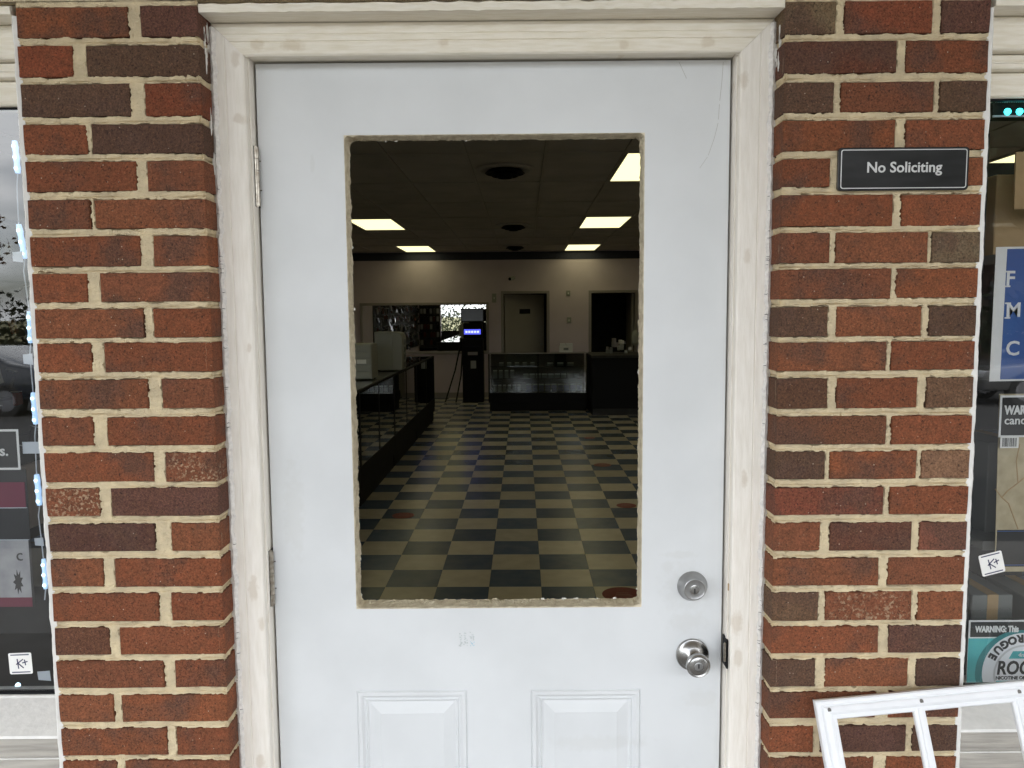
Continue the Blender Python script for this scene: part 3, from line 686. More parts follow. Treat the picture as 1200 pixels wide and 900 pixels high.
# lockset
kx = WP(811, 766.5, YD)
knob = part('doorknob', MB().lathe((kx.x, YD-.018, kx.z), [(.0100, 0), (.0115, .010), (.0165, .018), (.0215, .024), (.0235, .029), (.0240, .034), (.0235, .038), (.0215, .0395), (.0185, .0385), (.0180, .0388), (.0135, .0402), (.0095, .0404), (.0090, .0396)], n=40), M['nickel'], door, smooth=True)
part('rosette', MB().lathe((kx.x, YD, kx.z), [(.0335, 0), (.0340, .0035), (.0325, .006), (.0310, .0065), (.0270, .0105), (.0190, .0160), (.0125, .0185), (.0115, .020)], n=44), M['nickel'], knob, smooth=True)
part('key_cylinder', MB().lathe((kx.x, YD-.0575, kx.z), [(.0088, 0), (.0086, .0010), (.0075, .0014), (.0072, .0008)], n=24), M['nickel_soft'], knob, smooth=True)
part('keyhole', MB().box(kx.x-.0010, kx.x+.0010, YD-.0594, YD-.0580, kx.z-.0030, kx.z+.0058), M['black'], knob)
db_ = WP(811, 686.4, YD)
bolt = part('deadbolt', MB().lathe((db_.x, YD, db_.z), [(.0305, 0), (.0308, .003), (.0296, .0048), (.0225, .0215), (.0218, .0235), (.0205, .0242), (.0198, .0236), (.0190, .0232), (.0115, .0236), (.0108, .0230)], n=44), M['nickel_soft'], door, smooth=True)
part('key_cylinder', MB().lathe((db_.x, YD-.0228, db_.z), [(.0100, 0), (.0098, .0012), (.0088, .0016)], n=24), M['nickel'], bolt, smooth=True)
part('keyhole', MB().box(db_.x-.0009, db_.x+.0009, YD-.0252, YD-.0240, db_.z-.0072, db_.z+.0030), M['black'], bolt)
# hinges with their knuckles and pins
for (v0, v1) in ((173, 242), (645, 708)):
    um = 302 if v0 < 400 else 317
    za, zb = WP(um, v1, YD-.006).z, WP(um, v0, YD-.006).z; hx = DX0-.0026; hy = YD-.0110
    hg = part('hinge', MB().tube([(hx, hy, za-.002), (hx, hy, zb+.002)], .0038, 12), M['hinge'], door, smooth=True)
    L5 = (zb-za)/5
    for k in range(5):
        part('knuckle', MB().tube([(hx, hy, za+k*L5+.0006), (hx, hy, za+(k+1)*L5-.0006)], .0066, 16), M['hinge'], hg, smooth=True)
    part('leaf', MB().box(hx+.001, DX0-.0004, hy+.003, hy+.045, za, zb), M['dark_gap'], hg); part('leaf', MB().box(JL-.001, JL+.0006, hy-.0095, hy+.04, za-.001, zb+.001), M['dark_gap'], hg)  # black plates stand in for the shadow on both sides of the knuckles
    for f in (.22, .72): part('screw_tip', MB().tube([(DX0-.001, YD-.0006, za+(zb-za)*(1-f)), (DX0+.0045, YD-.0006, za+(zb-za)*(1-f))], .0011, 8), M['nickel'], hg)
# paper residue where a sticker was scraped off, hairline scratches, small dings
rc = WP(547, 749, YD); k = 0
for i in range(80):
    x, z = rc.x+random.uniform(-.0155, .0155), rc.z+random.uniform(-.0145, .0145)
    if abs(x-rc.x) < .008 and abs(z-rc.z) < .005 and random.random() < .7: continue
    r = random.uniform(.0007, .0019); pts = [(x+r*random.uniform(.5, 1.3)*math.cos(a), z+r*random.uniform(.4, 1.1)*math.sin(a)) for a in np.linspace(0, 2*math.pi, 7)[:-1]]
    blue = (z < rc.z-.004 and x > rc.x+.001)
    part('sticker_residue', MB().poly(pts, YD-.0004, YD+.0004), M['residue_blue'] if blue and random.random() < .7 else M['residue'], door)
def scratch(pts, w_=.0007):
    mb = MB(); P = [WP(u, v, YD) for u, v in pts]; rg = []
    for p in P: rg.append([(p.x-w_/2, YD-.00025, p.z), (p.x+w_/2, YD-.00025, p.z), (p.x+w_/2, YD+.0003, p.z), (p.x-w_/2, YD+.0003, p.z)])
    part('scratch', mb.sweep(rg, None), M['scuff'], door)
scratch([(796, 73), (800, 82), (804.5, 92)]); scratch([(847.5, 73), (846, 95), (843.5, 118)]); scratch([(843, 122), (842, 140)]); scratch([(841.5, 144), (837, 162), (830, 182)]); scratch([(829, 184), (820, 197)])

# ------------------------------------------------------------------ storefront windows (left and right of the door)
def window(x0, x1, near, label):
    s = 1 if near < 0 else -1                                    # near = the jamb beside the pilaster
    rt = thing('storefront_window', label, 'window', ((x0+x1)/2, YG, .77))
    part('drip_cap', MB().add([(x0, YB+.001, 2.125), (x1, YB+.001, 2.125), (x1, YB, 2.138), (x0, YB, 2.138), (x0, YB+.02, 2.147), (x1, YB+.02, 2.147), (x1, YC+.03, 2.147), (x0, YC+.03, 2.147), (x0, YC+.03, 2.1275), (x1, YC+.03, 2.1275), (x0, YC-.002, 2.1275), (x1, YC-.002, 2.1275)],
         [(0, 1, 2, 3), (3, 2, 5, 4), (4, 5, 6, 7), (7, 6, 9, 8), (8, 9, 11, 10), (10, 11, 1, 0), (0, 3, 4, 7, 8, 10), (1, 11, 9, 6, 5, 2)]), M['trim_head'], rt)
    part('head_casing', MB().box(x0, x1, YC, YC+.08, 2.066, 2.1265), M['trim_head'], rt, bevel=.003)
    part('head_stop', MB().box(x0, x1, YC+.021, YC+.10, 2.0385, 2.0645), M['trim_head'], rt, bevel=.002)
    part('head_bead', MB().box(x0, x1, YC+.018, YC+.03, 2.0475, 2.052), M['trim_head'], rt, bevel=.0015)
    part('head_frame', MB().box(x0, x1, YC+.040, YC+.10, 1.992, 2.0375), M['trim_head'], rt, bevel=.003)
    part('glass_pane', MB().add([(x0-.002, YG, .79), (x1+.002, YG, .79), (x1+.002, YG, 2.0), (x0-.002, YG, 2.0)], [(0, 1, 2, 3)]), M['glass'], rt)
    sill = MB().add([(x0, YG+.03, .811), (x1, YG+.03, .811), (x1, YG-.008, .8095), (x0, YG-.008, .8095), (x0, YG-.012, .806), (x1, YG-.012, .806), (x1, 1.436, .7735), (x0, 1.436, .7735), (x0, 1.434, .7685), (x1, 1.434, .7685), (x1, YG+.03, .7685), (x0, YG+.03, .7685)],
         [(0, 1, 2, 3), (3, 2, 5, 4), (4, 5, 6, 7), (7, 6, 9, 8), (8, 9, 10, 11), (0, 3, 4, 7, 8, 11), (1, 10, 9, 6, 5, 2), (0, 11, 10, 1)])
    part('sill', sill, M['bead'], rt)
    z = .768
    for k in range(7):                                           # weathered boards under the sill, a white bead between
        part('apron_board', MB().box(x0, x1, 1.444+.002*(k % 2), 1.47, z-.044, z-.0015), M['weathered_board'], rt, bevel=.0015)
        part('apron_bead', MB().box(x0, x1, 1.4425, 1.462, z-.0465, z-.0445), M['bead'], rt)
        z -= .047
    part('glazing_bar', MB().box(x0, x1, YG-.003, YG+.008, .806, .815), M['black'], rt)
    part('glazing_bar', MB().box(x0, x1, YG-.003, YG+.006, 1.9885, 1.9935), M['black'], rt)
    # caulk between frame and pilaster
    n = 220; rg = []; xe = LX0 if near < 0 else RX1
    for i in range(n+1):
        zz = .55+(2.122-.55)*i/n; wv = .0085+.0022*noise.noise((1, near, zz*24))+random.uniform(-.0005, .0005); xj = .0018*noise.noise((3, near, zz*45))
        rg.append([(xe+s*(.003)+xj, YB+.0035, zz), (xe-s*(wv*.6), YB-.0005, zz), (xe-s*wv, YB+.003, zz), (xe-s*wv, YB+.05, zz), (xe+s*.003, YB+.05, zz)])
    part('caulk_bead', MB().sweep(rg, None), M['bead'], rt, smooth=True)
    part('side_jamb', MB().box(min(xe-s*.009, xe-s*.038), max(xe-s*.009, xe-s*.038), YB+.08, YG+.05, .77, 2.03), M['trim'], rt)
    return rt
window(-2.95, LX0-.010, -1, 'shop window on the hinge side of the door, strung with white lights')
window(RX1+.010, 3.2, 1, 'shop window on the doorknob side of the door, hung with a blue poster')

# things in the left window
def card(name, label, cat, pts, m, y, group=None, th_=.0012, ry=0):
    """flat printed card, outline in (x, z)"""
    cx = sum(p[0] for p in pts)/len(pts); zb = min(p[1] for p in pts)
    rt = thing(name, label, cat, (cx, y, zb), group=group); part('sheet', MB().poly(pts, y, y+th_), m, rt); return rt
def rect(x0, x1, z0, z1): return [(x0, z0), (x1, z0), (x1, z1), (x0, z1)]
yp = YG+.012
A = WP(21, 503, yp); B = WP(21.5, 550.5, yp); x1 = A.x; z1, z0 = A.z, B.z
s_ = card('warning_sign', 'black sign with white border ending in white letters, inside the glass', 'sign', rect(x1-.30, x1, z0, z1), M['white_print'], yp)
part('panel', MB().box(x1-.295, x1-.0045, yp-.0006, yp, z0+.0045, z1-.0045), M['black_print'], s_)
text('es.', .030, (x1-.038, (z0+z1)/2-.003), M['white_print'], s_, y=yp-.0007, bold=.0006)
B2 = WP(25, 712, yp+.01); y2 = yp+.01
pz1, pz0 = z0-.001, B2.z; px1 = x1+.004
s_ = card('tobacco_poster', 'dark poster with maroon bands and a grey photo below the black sign', 'poster', rect(px1-.34, px1, pz0, pz1), M['display_dark'], y2)
for (va, vb, m_) in ((565, 595, 'maroon'), (633, 700, 'greypaper'), (700, 712, 'maroon')):
    za, zb = WP(20, va, y2).z, WP(20, vb, y2).z; part('printed_band', MB().box(px1-.335, px1-.004, y2-.0008, y2, max(zb, pz0+.002), za), M[m_], s_)
for va in (594.5, 632): za = WP(20, va, y2).z; part('rule_line', MB().box(px1-.335, px1-.002, y2-.0012, y2-.0002, za-.0016, za), M['clear_plastic'], s_)
text('c', .035, (px1-.024, WP(10, 651, y2).z), M['black_print'], s_, y=y2-.0009)
leafp = []
for a in np.linspace(0, 2*math.pi, 19)[:-1]:
    r = .018*(1 if int(round(a/(2*math.pi)*18)) % 2 else .55); leafp.append((px1-.03+r*.6*math.cos(a), WP(5, 682, y2).z+r*1.5*math.sin(a)))
part('dark_motif', MB().poly(leafp, y2-.0012, y2-.0008), M['black_print'], s_)
# K+ price stickers on the glass
def ksticker(c4, label, ang, size=.0305):
    yk = YG-.0012; c = WP(*c4, yk)
    pts = [(c.x+math.cos(ang)*a-math.sin(ang)*b, c.z+math.sin(ang)*a+math.cos(ang)*b) for a, b in rounded(-size*.78, size*.78, -size*.74, size*.74, .003, 3)]
    s_ = card('handwritten_sticker', label, 'sticker', pts, M['paper'], yk, th_=.0004)
    def stroke(a, b):
        P = []
        for q in (a, b): P.append((c.x+math.cos(ang)*q[0]-math.sin(ang)*q[1], c.z+math.sin(ang)*q[0]+math.cos(ang)*q[1]))
        d = Vector((P[1][0]-P[0][0], P[1][1]-P[0][1])).normalized()*.0011; n_ = (-d.y, d.x)
        part('pen_stroke', MB().poly([(P[0][0]+n_[0], P[0][1]+n_[1]), (P[0][0]-n_[0], P[0][1]-n_[1]), (P[1][0]-n_[0], P[1][1]-n_[1]), (P[1][0]+n_[0], P[1][1]+n_[1])], yk-.0004, yk-.0001), M['ink'], s_)
    k_ = size/.0305
    for a, b in (((-.006, .010), (-.0045, -.011)), ((.006, .009), (-.009, -.002)), ((-.005, .001), (.006, -.010)), ((.009, .008), (.0105, -.004)), ((.004, .001), (.015, .004))): stroke((a[0]*k_, a[1]*k_), (b[0]*k_, b[1]*k_))
    for zz in (.0185, -.0185): stroke((-.019*k_, zz*k_), (.019*k_, zz*k_))
    return s_
ksticker((24, 777.5), 'white handwritten sticker low on the window strung with white lights', .03)
ksticker((1162.5, 660.5), 'tilted white handwritten sticker on the window with the blue poster', .25)
# string of white light modules along the window edge
ls = thing('light_string', 'string of glowing white light modules up the window edge', 'string lights', (WP(24, 815, YG+.03).x, YG+.03, .81))
mods = [((17, 165), (21, 203), .0062), ((22, 263), (29, 303), .0062), ((34.5, 365), (36, 402), .0058), ((39, 460), (42, 497), .006), ((43, 556), (46.5, 592), .0062), ((51, 655), (53.5, 690), .0050)]
wire = []
for a, b, r in mods:
    P, Q = WP(*a, YG+.03), WP(*b, YG+.03); D = Q-P
    md = part('light_module', MB().tube([P, P+D*.2, P+D*.36, P+D*.52, P+D*.68, P+D*.84, Q], [r*.75, r, r*.8, r, r*.8, r, r*.75], 10), M['led_body'], ls, smooth=True)
    for f in (.18, .52, .86): part('diode', MB().lathe(P+D*f+Vector((0, -r*.72, 0)), [(.0036, 0), (.0031, .0022), (.0013, .0032)], n=12), M['led_white'], md, smooth=True)
    wire += [P, P+D*.5+Vector((.004, .006, 0)), Q, Q+Vector((-.006, .004, -.025))]
part('wire', MB().tube(wire, .0013, 6), M['clear_plastic'], ls)
for i in range(12):
    P = WP(5+i*0, 805, YG+.035)+Vector((-.055*i+.03, .012*math.sin(i*2), .004*math.cos(i*3)))
    part('diode', MB().lathe(P, [(.0055, 0), (.0045, .004), (.0015, .0055)], n=12), M['led_white'], ls, smooth=True)
tp = MB(); a, b = WP(26, 519, YG+.02), WP(52, 528, YG+.02); tp.box(a.x, b.x+.03, YG+.02, YG+.0206, b.z-.006, a.z+.002)
single('clear_tape', tp, M['clear_plastic'], 'strip of milky clear tape holding the black sign', 'tape', (a.x, YG+.02, b.z))
for (u, v, w_, h_) in ((21, 301, .020, .022), (33, 421, .019, .023), (46, 635, .018, .018), (52, 792, .026, .022)):
    p = WP(u, v, YG+.02); pts = [(p.x-w_/2, p.z-h_*.4), (p.x+w_/2, p.z-h_/2), (p.x+w_*.45, p.z+h_/2), (p.x-w_*.55, p.z+h_*.42)]
    card('clear_tape', 'small patch of milky tape holding the light string to the glass', 'tape', pts, M['clear_plastic'], YG+.02, group='tape patches on the light string', th_=.0006)
# display case goods behind the left glass
rt = thing('window_shelf', 'dark display shelf standing inside the window strung with lights', 'shelf', (-1.75, YG+.2, .78))
part('back_panel', MB().box(-2.9, -1.06, YG+.33, YG+.345, .0, 1.03), M['display_dark'], rt)  # backing board added to cut the daylight coming into the shop
for z in (.80, 1.02): part('shelf_board', MB().box(-2.9, -.99, YG+.05, YG+.33, z-.015, z), M['display_dark'], rt)
part('end_panel', MB().box(-.985, -.975, YG+.06, YG+.345, .0, 1.30), M['display_dark'], rt)

# things in the right window
yl = YG+.02; a = WP(1160, 118, yl); b = WP(1160, 138, yl)
led = thing('led_sign', 'lit sign bar with teal dots at the top of the shop window', 'led sign', (a.x+.3, yl, b.z))
part('housing', MB().box(a.x+.006, a.x+.62, yl, yl+.03, b.z, a.z+.006), M['black'], led, bevel=.002)
part('dotted_edge', MB().box(a.x+.006, a.x+.62, yl-.003, yl, b.z+.0005, b.z+.004), M['clear_plastic'], led)
for i in range(12):
    x = WP(1180.5, 131, yl).x+i*.0235; z = WP(1180.5, 131, yl).z
    part('diode', MB().lathe((x, yl, z), [(.0068, 0), (.006, .003), (.002, .005)], n=14), M['led_teal'], led, smooth=True)
for i in range(60):
    x = a.x+.010+i*.0045; part('edge_dot', MB().box(x, x+.0022, yl-.0018, yl-.0002, a.z-.004, a.z-.0015), M['silver'], led)
yq = YG+.012
p0, p1, p2, p3 = WP(1159.5, 447, yq), WP(1167.5, 289.5, yq), None, None
bp_ = card('blue_poster', 'blue poster with white letters and white margin inside the glass', 'poster', [(p0.x, p0.z), (p0.x+.42, p0.z+.004), (p1.x+.42, p1.z+.004), (p1.x, p1.z)], M['paper'], yq)
part('blue_field', MB().poly([(p0.x+.021, p0.z+.004), (p0.x+.40, p0.z+.008), (p0.x+.40, p1.z), (p1.x+.022, p1.z-.004)], yq-.0008, yq-.0001), M['blue_poster'], bp_)
for ch, v in (('F', 327), ('M', 364), ('C', 409)):
    c = WP(1178, v, yq); text(ch, .040, (c.x, c.z), M['paper'], bp_, y=yq-.0009, align='LEFT', bold=.0008)
    if ch != 'C':
        for dz in (-.0145, .0145): part('serif', MB().box(c.x-.0015, c.x+.010, yq-.0014, yq-.0008, c.z+dz-.0015, c.z+dz+.0015), M['paper'], bp_)
yw = YG+.010; a, b = WP(1172.5, 463.5, yw), WP(1171.5, 512.5, yw)
ws = card('warning_label', 'black and white warning label above a small barcode', 'label', rect(a.x, a.x+.26, b.z, a.z), M['white_print'], yw)
part('panel', MB().box(a.x+.004, a.x+.256, yw-.0006, yw-.0001, b.z+.004, a.z-.004), M['black_print'], ws)
text('WARNING', .0245, (a.x+.0095, WP(1185, 481, yw).z), M['white_print'], ws, y=yw-.0007, align='LEFT', bold=.0011, sx=.74)
text('cancer', .0240, (a.x+.0095, WP(1185, 493.5, yw).z+.001), M['white_print'], ws, y=yw-.0007, align='LEFT', bold=.0003)
yt = YG+.018; c, d = WP(1171, 464, yt), WP(1165.5, 670, yt)
tp_ = card('stone_poster', 'tan stone-textured poster behind the black and white warning label', 'poster', [(d.x, d.z), (d.x+.4, d.z), (c.x+.4, c.z+.004), (c.x, c.z+.004)], M['tan_print'], yt)
za, zb = WP(1170, 621, yt).z, WP(1170, 664, yt).z
part('dark_band', MB().box(d.x+.001, d.x+.399, yt-.0008, yt-.0001, zb, za), M['black_print'], tp_)
for z in (za-.002, zb+.004): part('teal_line', MB().box(d.x+.001, d.x+.399, yt-.0012, yt-.0008, z-.0012, z), M['blue_poster'], tp_)
for pts in (((1166, 573), (1174, 583), (1182, 590), (1193, 620)), ((1174, 583), (1181, 575), (1193, 566), (1200, 560)), ((1193, 566), (1191, 540), (1195, 520))):
    P = [WP(u, v, yt-.0005) for u, v in pts]; part('stone_joint', MB().tube(P, .0011, 5), M['card'], tp_)
yb_ = YG+.006; a2, b2 = WP(1172.5, 511.5, yb_), WP(1193.5, 525, yb_)
bc = card('barcode_label', 'small white barcode label under the warning label', 'label', rect(a2.x, b2.x, b2.z, a2.z), M['paper'], yb_, th_=.0004)
x = a2.x+.004
while x < b2.x-.005:
    w_ = random.choice((.0006, .0010, .0015)); part('bar', MB().box(x, x+w_, yb_-.0004, yb_-.0001, b2.z+.003, a2.z-.003), M['black_print'], bc); x += w_+random.choice((.0007, .0012))
# nicotine poster with its round can
yr = YG+.008; a, b = WP(1136.5, 727, yr), WP(1133, 802, yr)
zt, zb = a.z, .815; x0 = a.x-.0015
rg_ = card('nicotine_poster', 'teal nicotine poster with a round can and a black warning strip', 'poster', rect(x0, x0+.36, zb, zt), M['white_print'], yr)
zs = WP(1150, 748, yr).z
part('warning_strip', MB().box(x0+.0035, x0+.3565, yr-.0006, yr-.0001, zs+.003, zt-.0035), M['black_print'], rg_)
text('WARNING: This', .0180, (x0+.0135, (zs+zt)/2), M['white_print'], rg_, y=yr-.0007, align='LEFT', bold=.0008, sx=.70)
part('teal_field', MB().box(x0+.0005, x0+.3595, yr-.0006, yr-.0001, zb+.0005, zs), M['teal'], rg_)
cc_ = WP(1190, 800, yr); ccx, ccz = cc_.x+.012, cc_.z+.024
def disc(r, cx, cz, y0, y1, m_, nm, zmin=None):
    pts = [(cx+r*math.cos(t), cz+r*math.sin(t)) for t in np.linspace(0, 2*math.pi, 49)[:-1]]
    pts = [(x, max(z, zb+.001)) for x, z in pts]; part(nm, MB().poly(pts, y0, y1), m_, rg_)
disc(.0915, ccx-.006, ccz-.002, yr-.0010, yr-.0006, M['teal_dark'], 'can_shadow')
disc(.0835, ccx, ccz, yr-.0014, yr-.0010, M['lilac'], 'can_rim'); disc(.0620, ccx+.002, ccz-.004, yr-.0018, yr-.0014, M['silver'], 'can_ring'); disc(.0585, ccx+.002, ccz-.004, yr-.0022, yr-.0018, M['lilac'], 'can_lid')
for ch, an in (('E', 152), ('U', 138), ('G', 124), ('O', 110), ('R', 96)):
    t_ = math.radians(an); text(ch, .0225, (ccx+.0725*math.cos(t_), ccz+.0725*math.sin(t_)), M['black_print'], rg_, y=yr-.0023, rot=t_+math.pi/2, bold=.001)
part('flag', MB().poly([(ccx-.030, ccz+.029), (ccx+.06, ccz+.029), (ccx+.06, ccz+.045), (ccx-.022, ccz+.045)], yr-.0026, yr-.0022), M['teal'], rg_)
text('4mg', .013, (ccx-.001, ccz+.037), M['white_print'], rg_, y=yr-.0027, shear=.2)
text('ROGUE', .0400, (ccx-.0545, ccz+.008), M['black_print'], rg_, y=yr-.0024, align='LEFT', bold=.0011, sx=.80, shear=.12)
text('NICOTINE ON DEMAND', .0098, (ccx-.0555, ccz-.0125), M['black_print'], rg_, y=yr-.0024, align='LEFT', bold=.0003)
part('can_band', MB().box(ccx-.054, ccx+.056, yr-.0025, yr-.0022, ccz-.027, ccz-.0185), M['teal'], rg_)
part('can_foot', MB().box(ccx-.048, ccx+.048, yr-.0025, yr-.0022, max(ccz-.040, zb+.001), max(ccz-.031, zb+.002)), M['maroon'], rg_)
a, b = WP(1191, 178, YG+.02), WP(1188.5, 245, YG+.02)
card('cardboard_sheet', 'plain tan cardboard sheet above the blue poster', 'cardboard', [(b.x, b.z), (b.x+.25, b.z), (a.x+.25, a.z), (a.x, a.z)], M['card'], YG+.02, th_=.004)
rt = thing('window_shelf', 'grey display shelving standing inside the window with the blue poster', 'shelf', (1.9, YG+.3, .0))
part('back_panel', MB().box(.99, 1.32, YG+.42, YG+.435, .0, 1.95), M['display_dark'], rt)  # added board behind the glass, holds back daylight
part('upright', MB().box(.975, .989, YG+.10, YG+.44, .0, 1.95), M['display_dark'], rt)
for z in (.81, 1.10, 1.46, 1.70): part('shelf_board', MB().box(.990, 1.32, YG+.06, YG+.42, z-.02, z), M['boxgrey'], rt)
for i, (x, z, w_, h_, m_) in enumerate(((1.02, 1.7, .14, .17, 'card'), (1.06, 1.46, .12, .16, 'boxgrey'), (1.01, .81, .09, .15, 'boxgrey'), (1.15, .81, .12, .13, 'boxgrey'), (1.03, 1.10, .16, .2, 'boxgrey'))):
    b_ = thing('carton', ['brown carton on the top shelf behind the glass', 'grey carton beneath the brown carton behind the glass', 'narrow grey carton on the bottom shelf above the nicotine poster', 'low wide grey carton on the bottom shelf beside the narrow one', 'tall grey carton on the shelf behind the stone poster'][i], 'box', (x+w_/2, YG+.2, z))
    part('body', MB().box(x, x+w_, YG+.12, YG+.3, z+.0005, z+h_), M[m_], b_, bevel=.002); part('tape_strip', MB().box(x+w_/2-.012, x+w_/2+.012, YG+.119, YG+.301, z+h_*.6, z+h_+.0008), M['card'], b_)

# ------------------------------------------------------------------ NO SOLICITING sign
ysn = YB-.0045; a, b = WP(983, 173, ysn), WP(1134.5, 222.5, ysn)
sg = thing('no_soliciting_sign', 'black plaque with silver border and silver lettering on the bricks', 'sign', ((a.x+b.x)/2, ysn, b.z))
part('plate', MB().poly(rounded(a.x, b.x, b.z, a.z, .006, 5), ysn, YB+.003), M['sign_black'], sg, bevel=.001)
ri = rounded(a.x+.0062, b.x-.0055, b.z+.0052, a.z-.0052, .0035, 4); ro = rounded(a.x+.0046, b.x-.0040, b.z+.0037, a.z-.0037, .0045, 4); n = len(ri)
part('border_line', MB().add([(x, ysn-.0003, z) for x, z in ro]+[(x, ysn-.0003, z) for x, z in ri]+[(x, ysn+.0002, z) for x, z in ro]+[(x, ysn+.0002, z) for x, z in ri],
     [(i, (i+1) % n, n+(i+1) % n, n+i) for i in range(n)]+[(2*n+i, 3*n+i, 3*n+(i+1) % n, 2*n+(i+1) % n) for i in range(n)]+[(i, 2*n+i, 2*n+(i+1) % n, (i+1) % n) for i in range(n)]+[(n+i, n+(i+1) % n, 3*n+(i+1) % n, 3*n+i) for i in range(n)]), M['silver'], sg)
c = WP(1059.5, 196.5, ysn); text('No Soliciting', .0262, (c.x, c.z), M['silver'], sg, y=ysn-.0003, bold=.0004, sx=1.0)

# ------------------------------------------------------------------ the removed window frame leaning by the knob-side pilaster
TLc = WP(953.5, 820.5, 1.385); LEAN, TILT = math.radians(18.5), math.radians(5.3)
Ux = Vector((math.cos(TILT), 0, math.sin(TILT))); Dn = Vector((math.sin(TILT), -math.sin(LEAN), -math.cos(LEAN)*math.cos(TILT))).normalized()
Dn = (Dn - Ux*Dn.dot(Ux)).normalized(); Nm = Ux.cross(Dn).normalized()
if Nm.y > 0: Nm = -Nm                                            # towards the viewer
FWd, FH = .560, (TLc.z-WALK-.004)/(-Dn.z)
def FP(u, d, h): return TLc + Ux*u + Dn*d + Nm*h
lf = thing('door_light_frame', 'white plastic door window frame with grilles leaning on the brickwork', 'window frame', tuple(FP(FWd/2, FH, 0)))
prof = [(0, -.006), (0, .007), (.003, .0095), (.008, .0095), (.0105, .0075), (.0135, .0105), (.021, .0125), (.025, .0105), (.027, .0065), (.034, .0055), (.036, .003), (.036, -.006)]
def rail(c0, c1, i0, i1):
    """mitred member; c = outer corners, i = unit inward diagonals"""
    rg = [[FP(c[0]+i[0]*t, c[1]+i[1]*t, h) for t, h in prof] for c, i in ((c0, i0), (c1, i1))]; return MB().sweep(rg, None)
W_, H_ = FWd, FH
part('top_rail', rail((0, 0), (W_, 0), (1, 1), (-1, 1)), M['white_vinyl'], lf)
part('bottom_rail', rail((W_, H_), (0, H_), (-1, -1), (1, -1)), M['white_vinyl'], lf)
part('stile', rail((0, H_), (0, 0), (1, -1), (1, 1)), M['white_vinyl'], lf)
part('stile', rail((W_, 0), (W_, H_), (-1, 1), (-1, -1)), M['white_vinyl'], lf)
mp_ = [(-.0105, -.004), (-.0105, .003), (-.0085, .005), (-.0045, .0055), (-.003, .0085), (.003, .0085), (.0045, .0055), (.0085, .005), (.0105, .003), (.0105, -.004)]
for u in (W_/3+.002, 2*W_/3-.002): part('muntin', MB().sweep([[FP(u+t, d, h) for t, h in mp_] for d in (.030, H_-.030)], None), M['white_vinyl'], lf)
for d in (H_/3+.004, 2*H_/3-.004): part('muntin', MB().sweep([[FP(u, d+t, h-.0006) for t, h in mp_] for u in (.030, W_-.030)], None), M['white_vinyl'], lf)
for (u, d) in [(x, .0175) for x in (.022, W_/3+.006, 2*W_/3, W_-.022)] + [(x, H_-.0175) for x in (.022, W_/2, W_-.022)] + [(x, y) for x in (.0175, W_-.0175) for y in (.2, .45, .7)]:
    c = FP(u, d, .0108); rg = [c + (Ux*math.cos(t)*.0033+Dn*math.sin(t)*.0043) for t in np.linspace(0, 2*math.pi, 13)[:-1]]
    part('screw_hole', MB().sweep([[p+Nm*.0014 for p in rg], [p-Nm*.002 for p in rg]], None), M['hole'], lf)

# ------------------------------------------------------------------ inside the shop (interior coordinates, turned by TH)
# floor stickers
for i, ((x, y), lab) in enumerate((((.847, 9.82), 'round red floor sticker far down the aisle by the counters'), ((.827, 8.02), 'round red floor sticker in the middle of the checkered aisle'), ((.847, 6.29), 'worn round red floor sticker with half its print gone'),
        ((.556, 4.25), 'large round red floor sticker just inside the door'), ((-.963, 6.0), 'dark red floor sticker lying near the black glass counter'))):
    r = (.072, .092, .082, .118, .088)[i]
    st = thing('floor_sticker', lab, 'floor sticker', (x, y, .0005), TH, 'round red stickers on the shop floor')
    part('disc', MB().lathe((x, y, .0005), [(r, 0), (r, .0012)], 'z', 28), M['sticker_red'], st)
    for k in range(3): part('print_line', MB().box(x-.05+.008*k, x+.05-.008*k, y-.030+.024*k, y-.020+.024*k, .0018, .0024), M['sticker_text'], st)
# smoke detector and round ceiling diffusers
sm = thing('smoke_detector', 'small white smoke detector on the dark tiled ceiling', 'smoke detector', (-.93, 5.2, ZC), TH)
part('base', MB().lathe((-.93, 5.2, ZC-.002), [(.075, 0), (.075, .012), (.06, .03)], '-z', 24), M['cabinet'], sm, smooth=True); part('cap', MB().lathe((-.93, 5.2, ZC-.032), [(.045, 0), (.04, .012)], '-z', 20), M['paper'], sm, smooth=True)
for (x, y, lab) in ((-.14, 6.45, 'large round black ceiling vent, the one closest to the door'), (-.12, 10.45, 'round black ceiling vent between the far pairs of lights'), (-.13, 13.6, 'round black ceiling vent close to the back wall')):
    v = thing('ceiling_vent', lab, 'ceiling vent', (x, y, ZC), TH, 'round ceiling vents')
    part('outer_ring', MB().lathe((x, y, ZC-.002), [(.235, 0), (.235, .012), (.205, .022), (.19, .012)], '-z', 32), M['tbar'], v, smooth=True)
    for k, (r, h) in enumerate(((.165, .03), (.115, .05), (.065, .065))):
        part('cone', MB().lathe((x, y, ZC-.012), [(r*.75, 0), (r, h), (r-.006, h+.004), (r*.7, .004)], '-z', 28), M['black'], v, smooth=True)
# mirror in its frame on the back wall
mx0, mx1, mz0, mz1 = -3.06, -.70, .90, 1.775
mi = thing('wall_mirror', 'wide framed mirror on the back wall reflecting the shop', 'mirror', ((mx0+mx1)/2, YE-.02, mz0), TH)
part('mirror_glass', MB().box(mx0, mx1, YE-.022, YE-.012, mz0, mz1), M['mirror'], mi)
for a, b, c, d in ((mx0-.05, mx1+.05, mz1, mz1+.05), (mx0-.05, mx1+.05, mz0-.06, mz0), (mx0-.05, mx0, mz0, mz1), (mx1, mx1+.05, mz0, mz1)):
    part('frame_rail', MB().box(a, b, YE-.035, YE-.002, c, d), M['greyframe'], mi, bevel=.004)
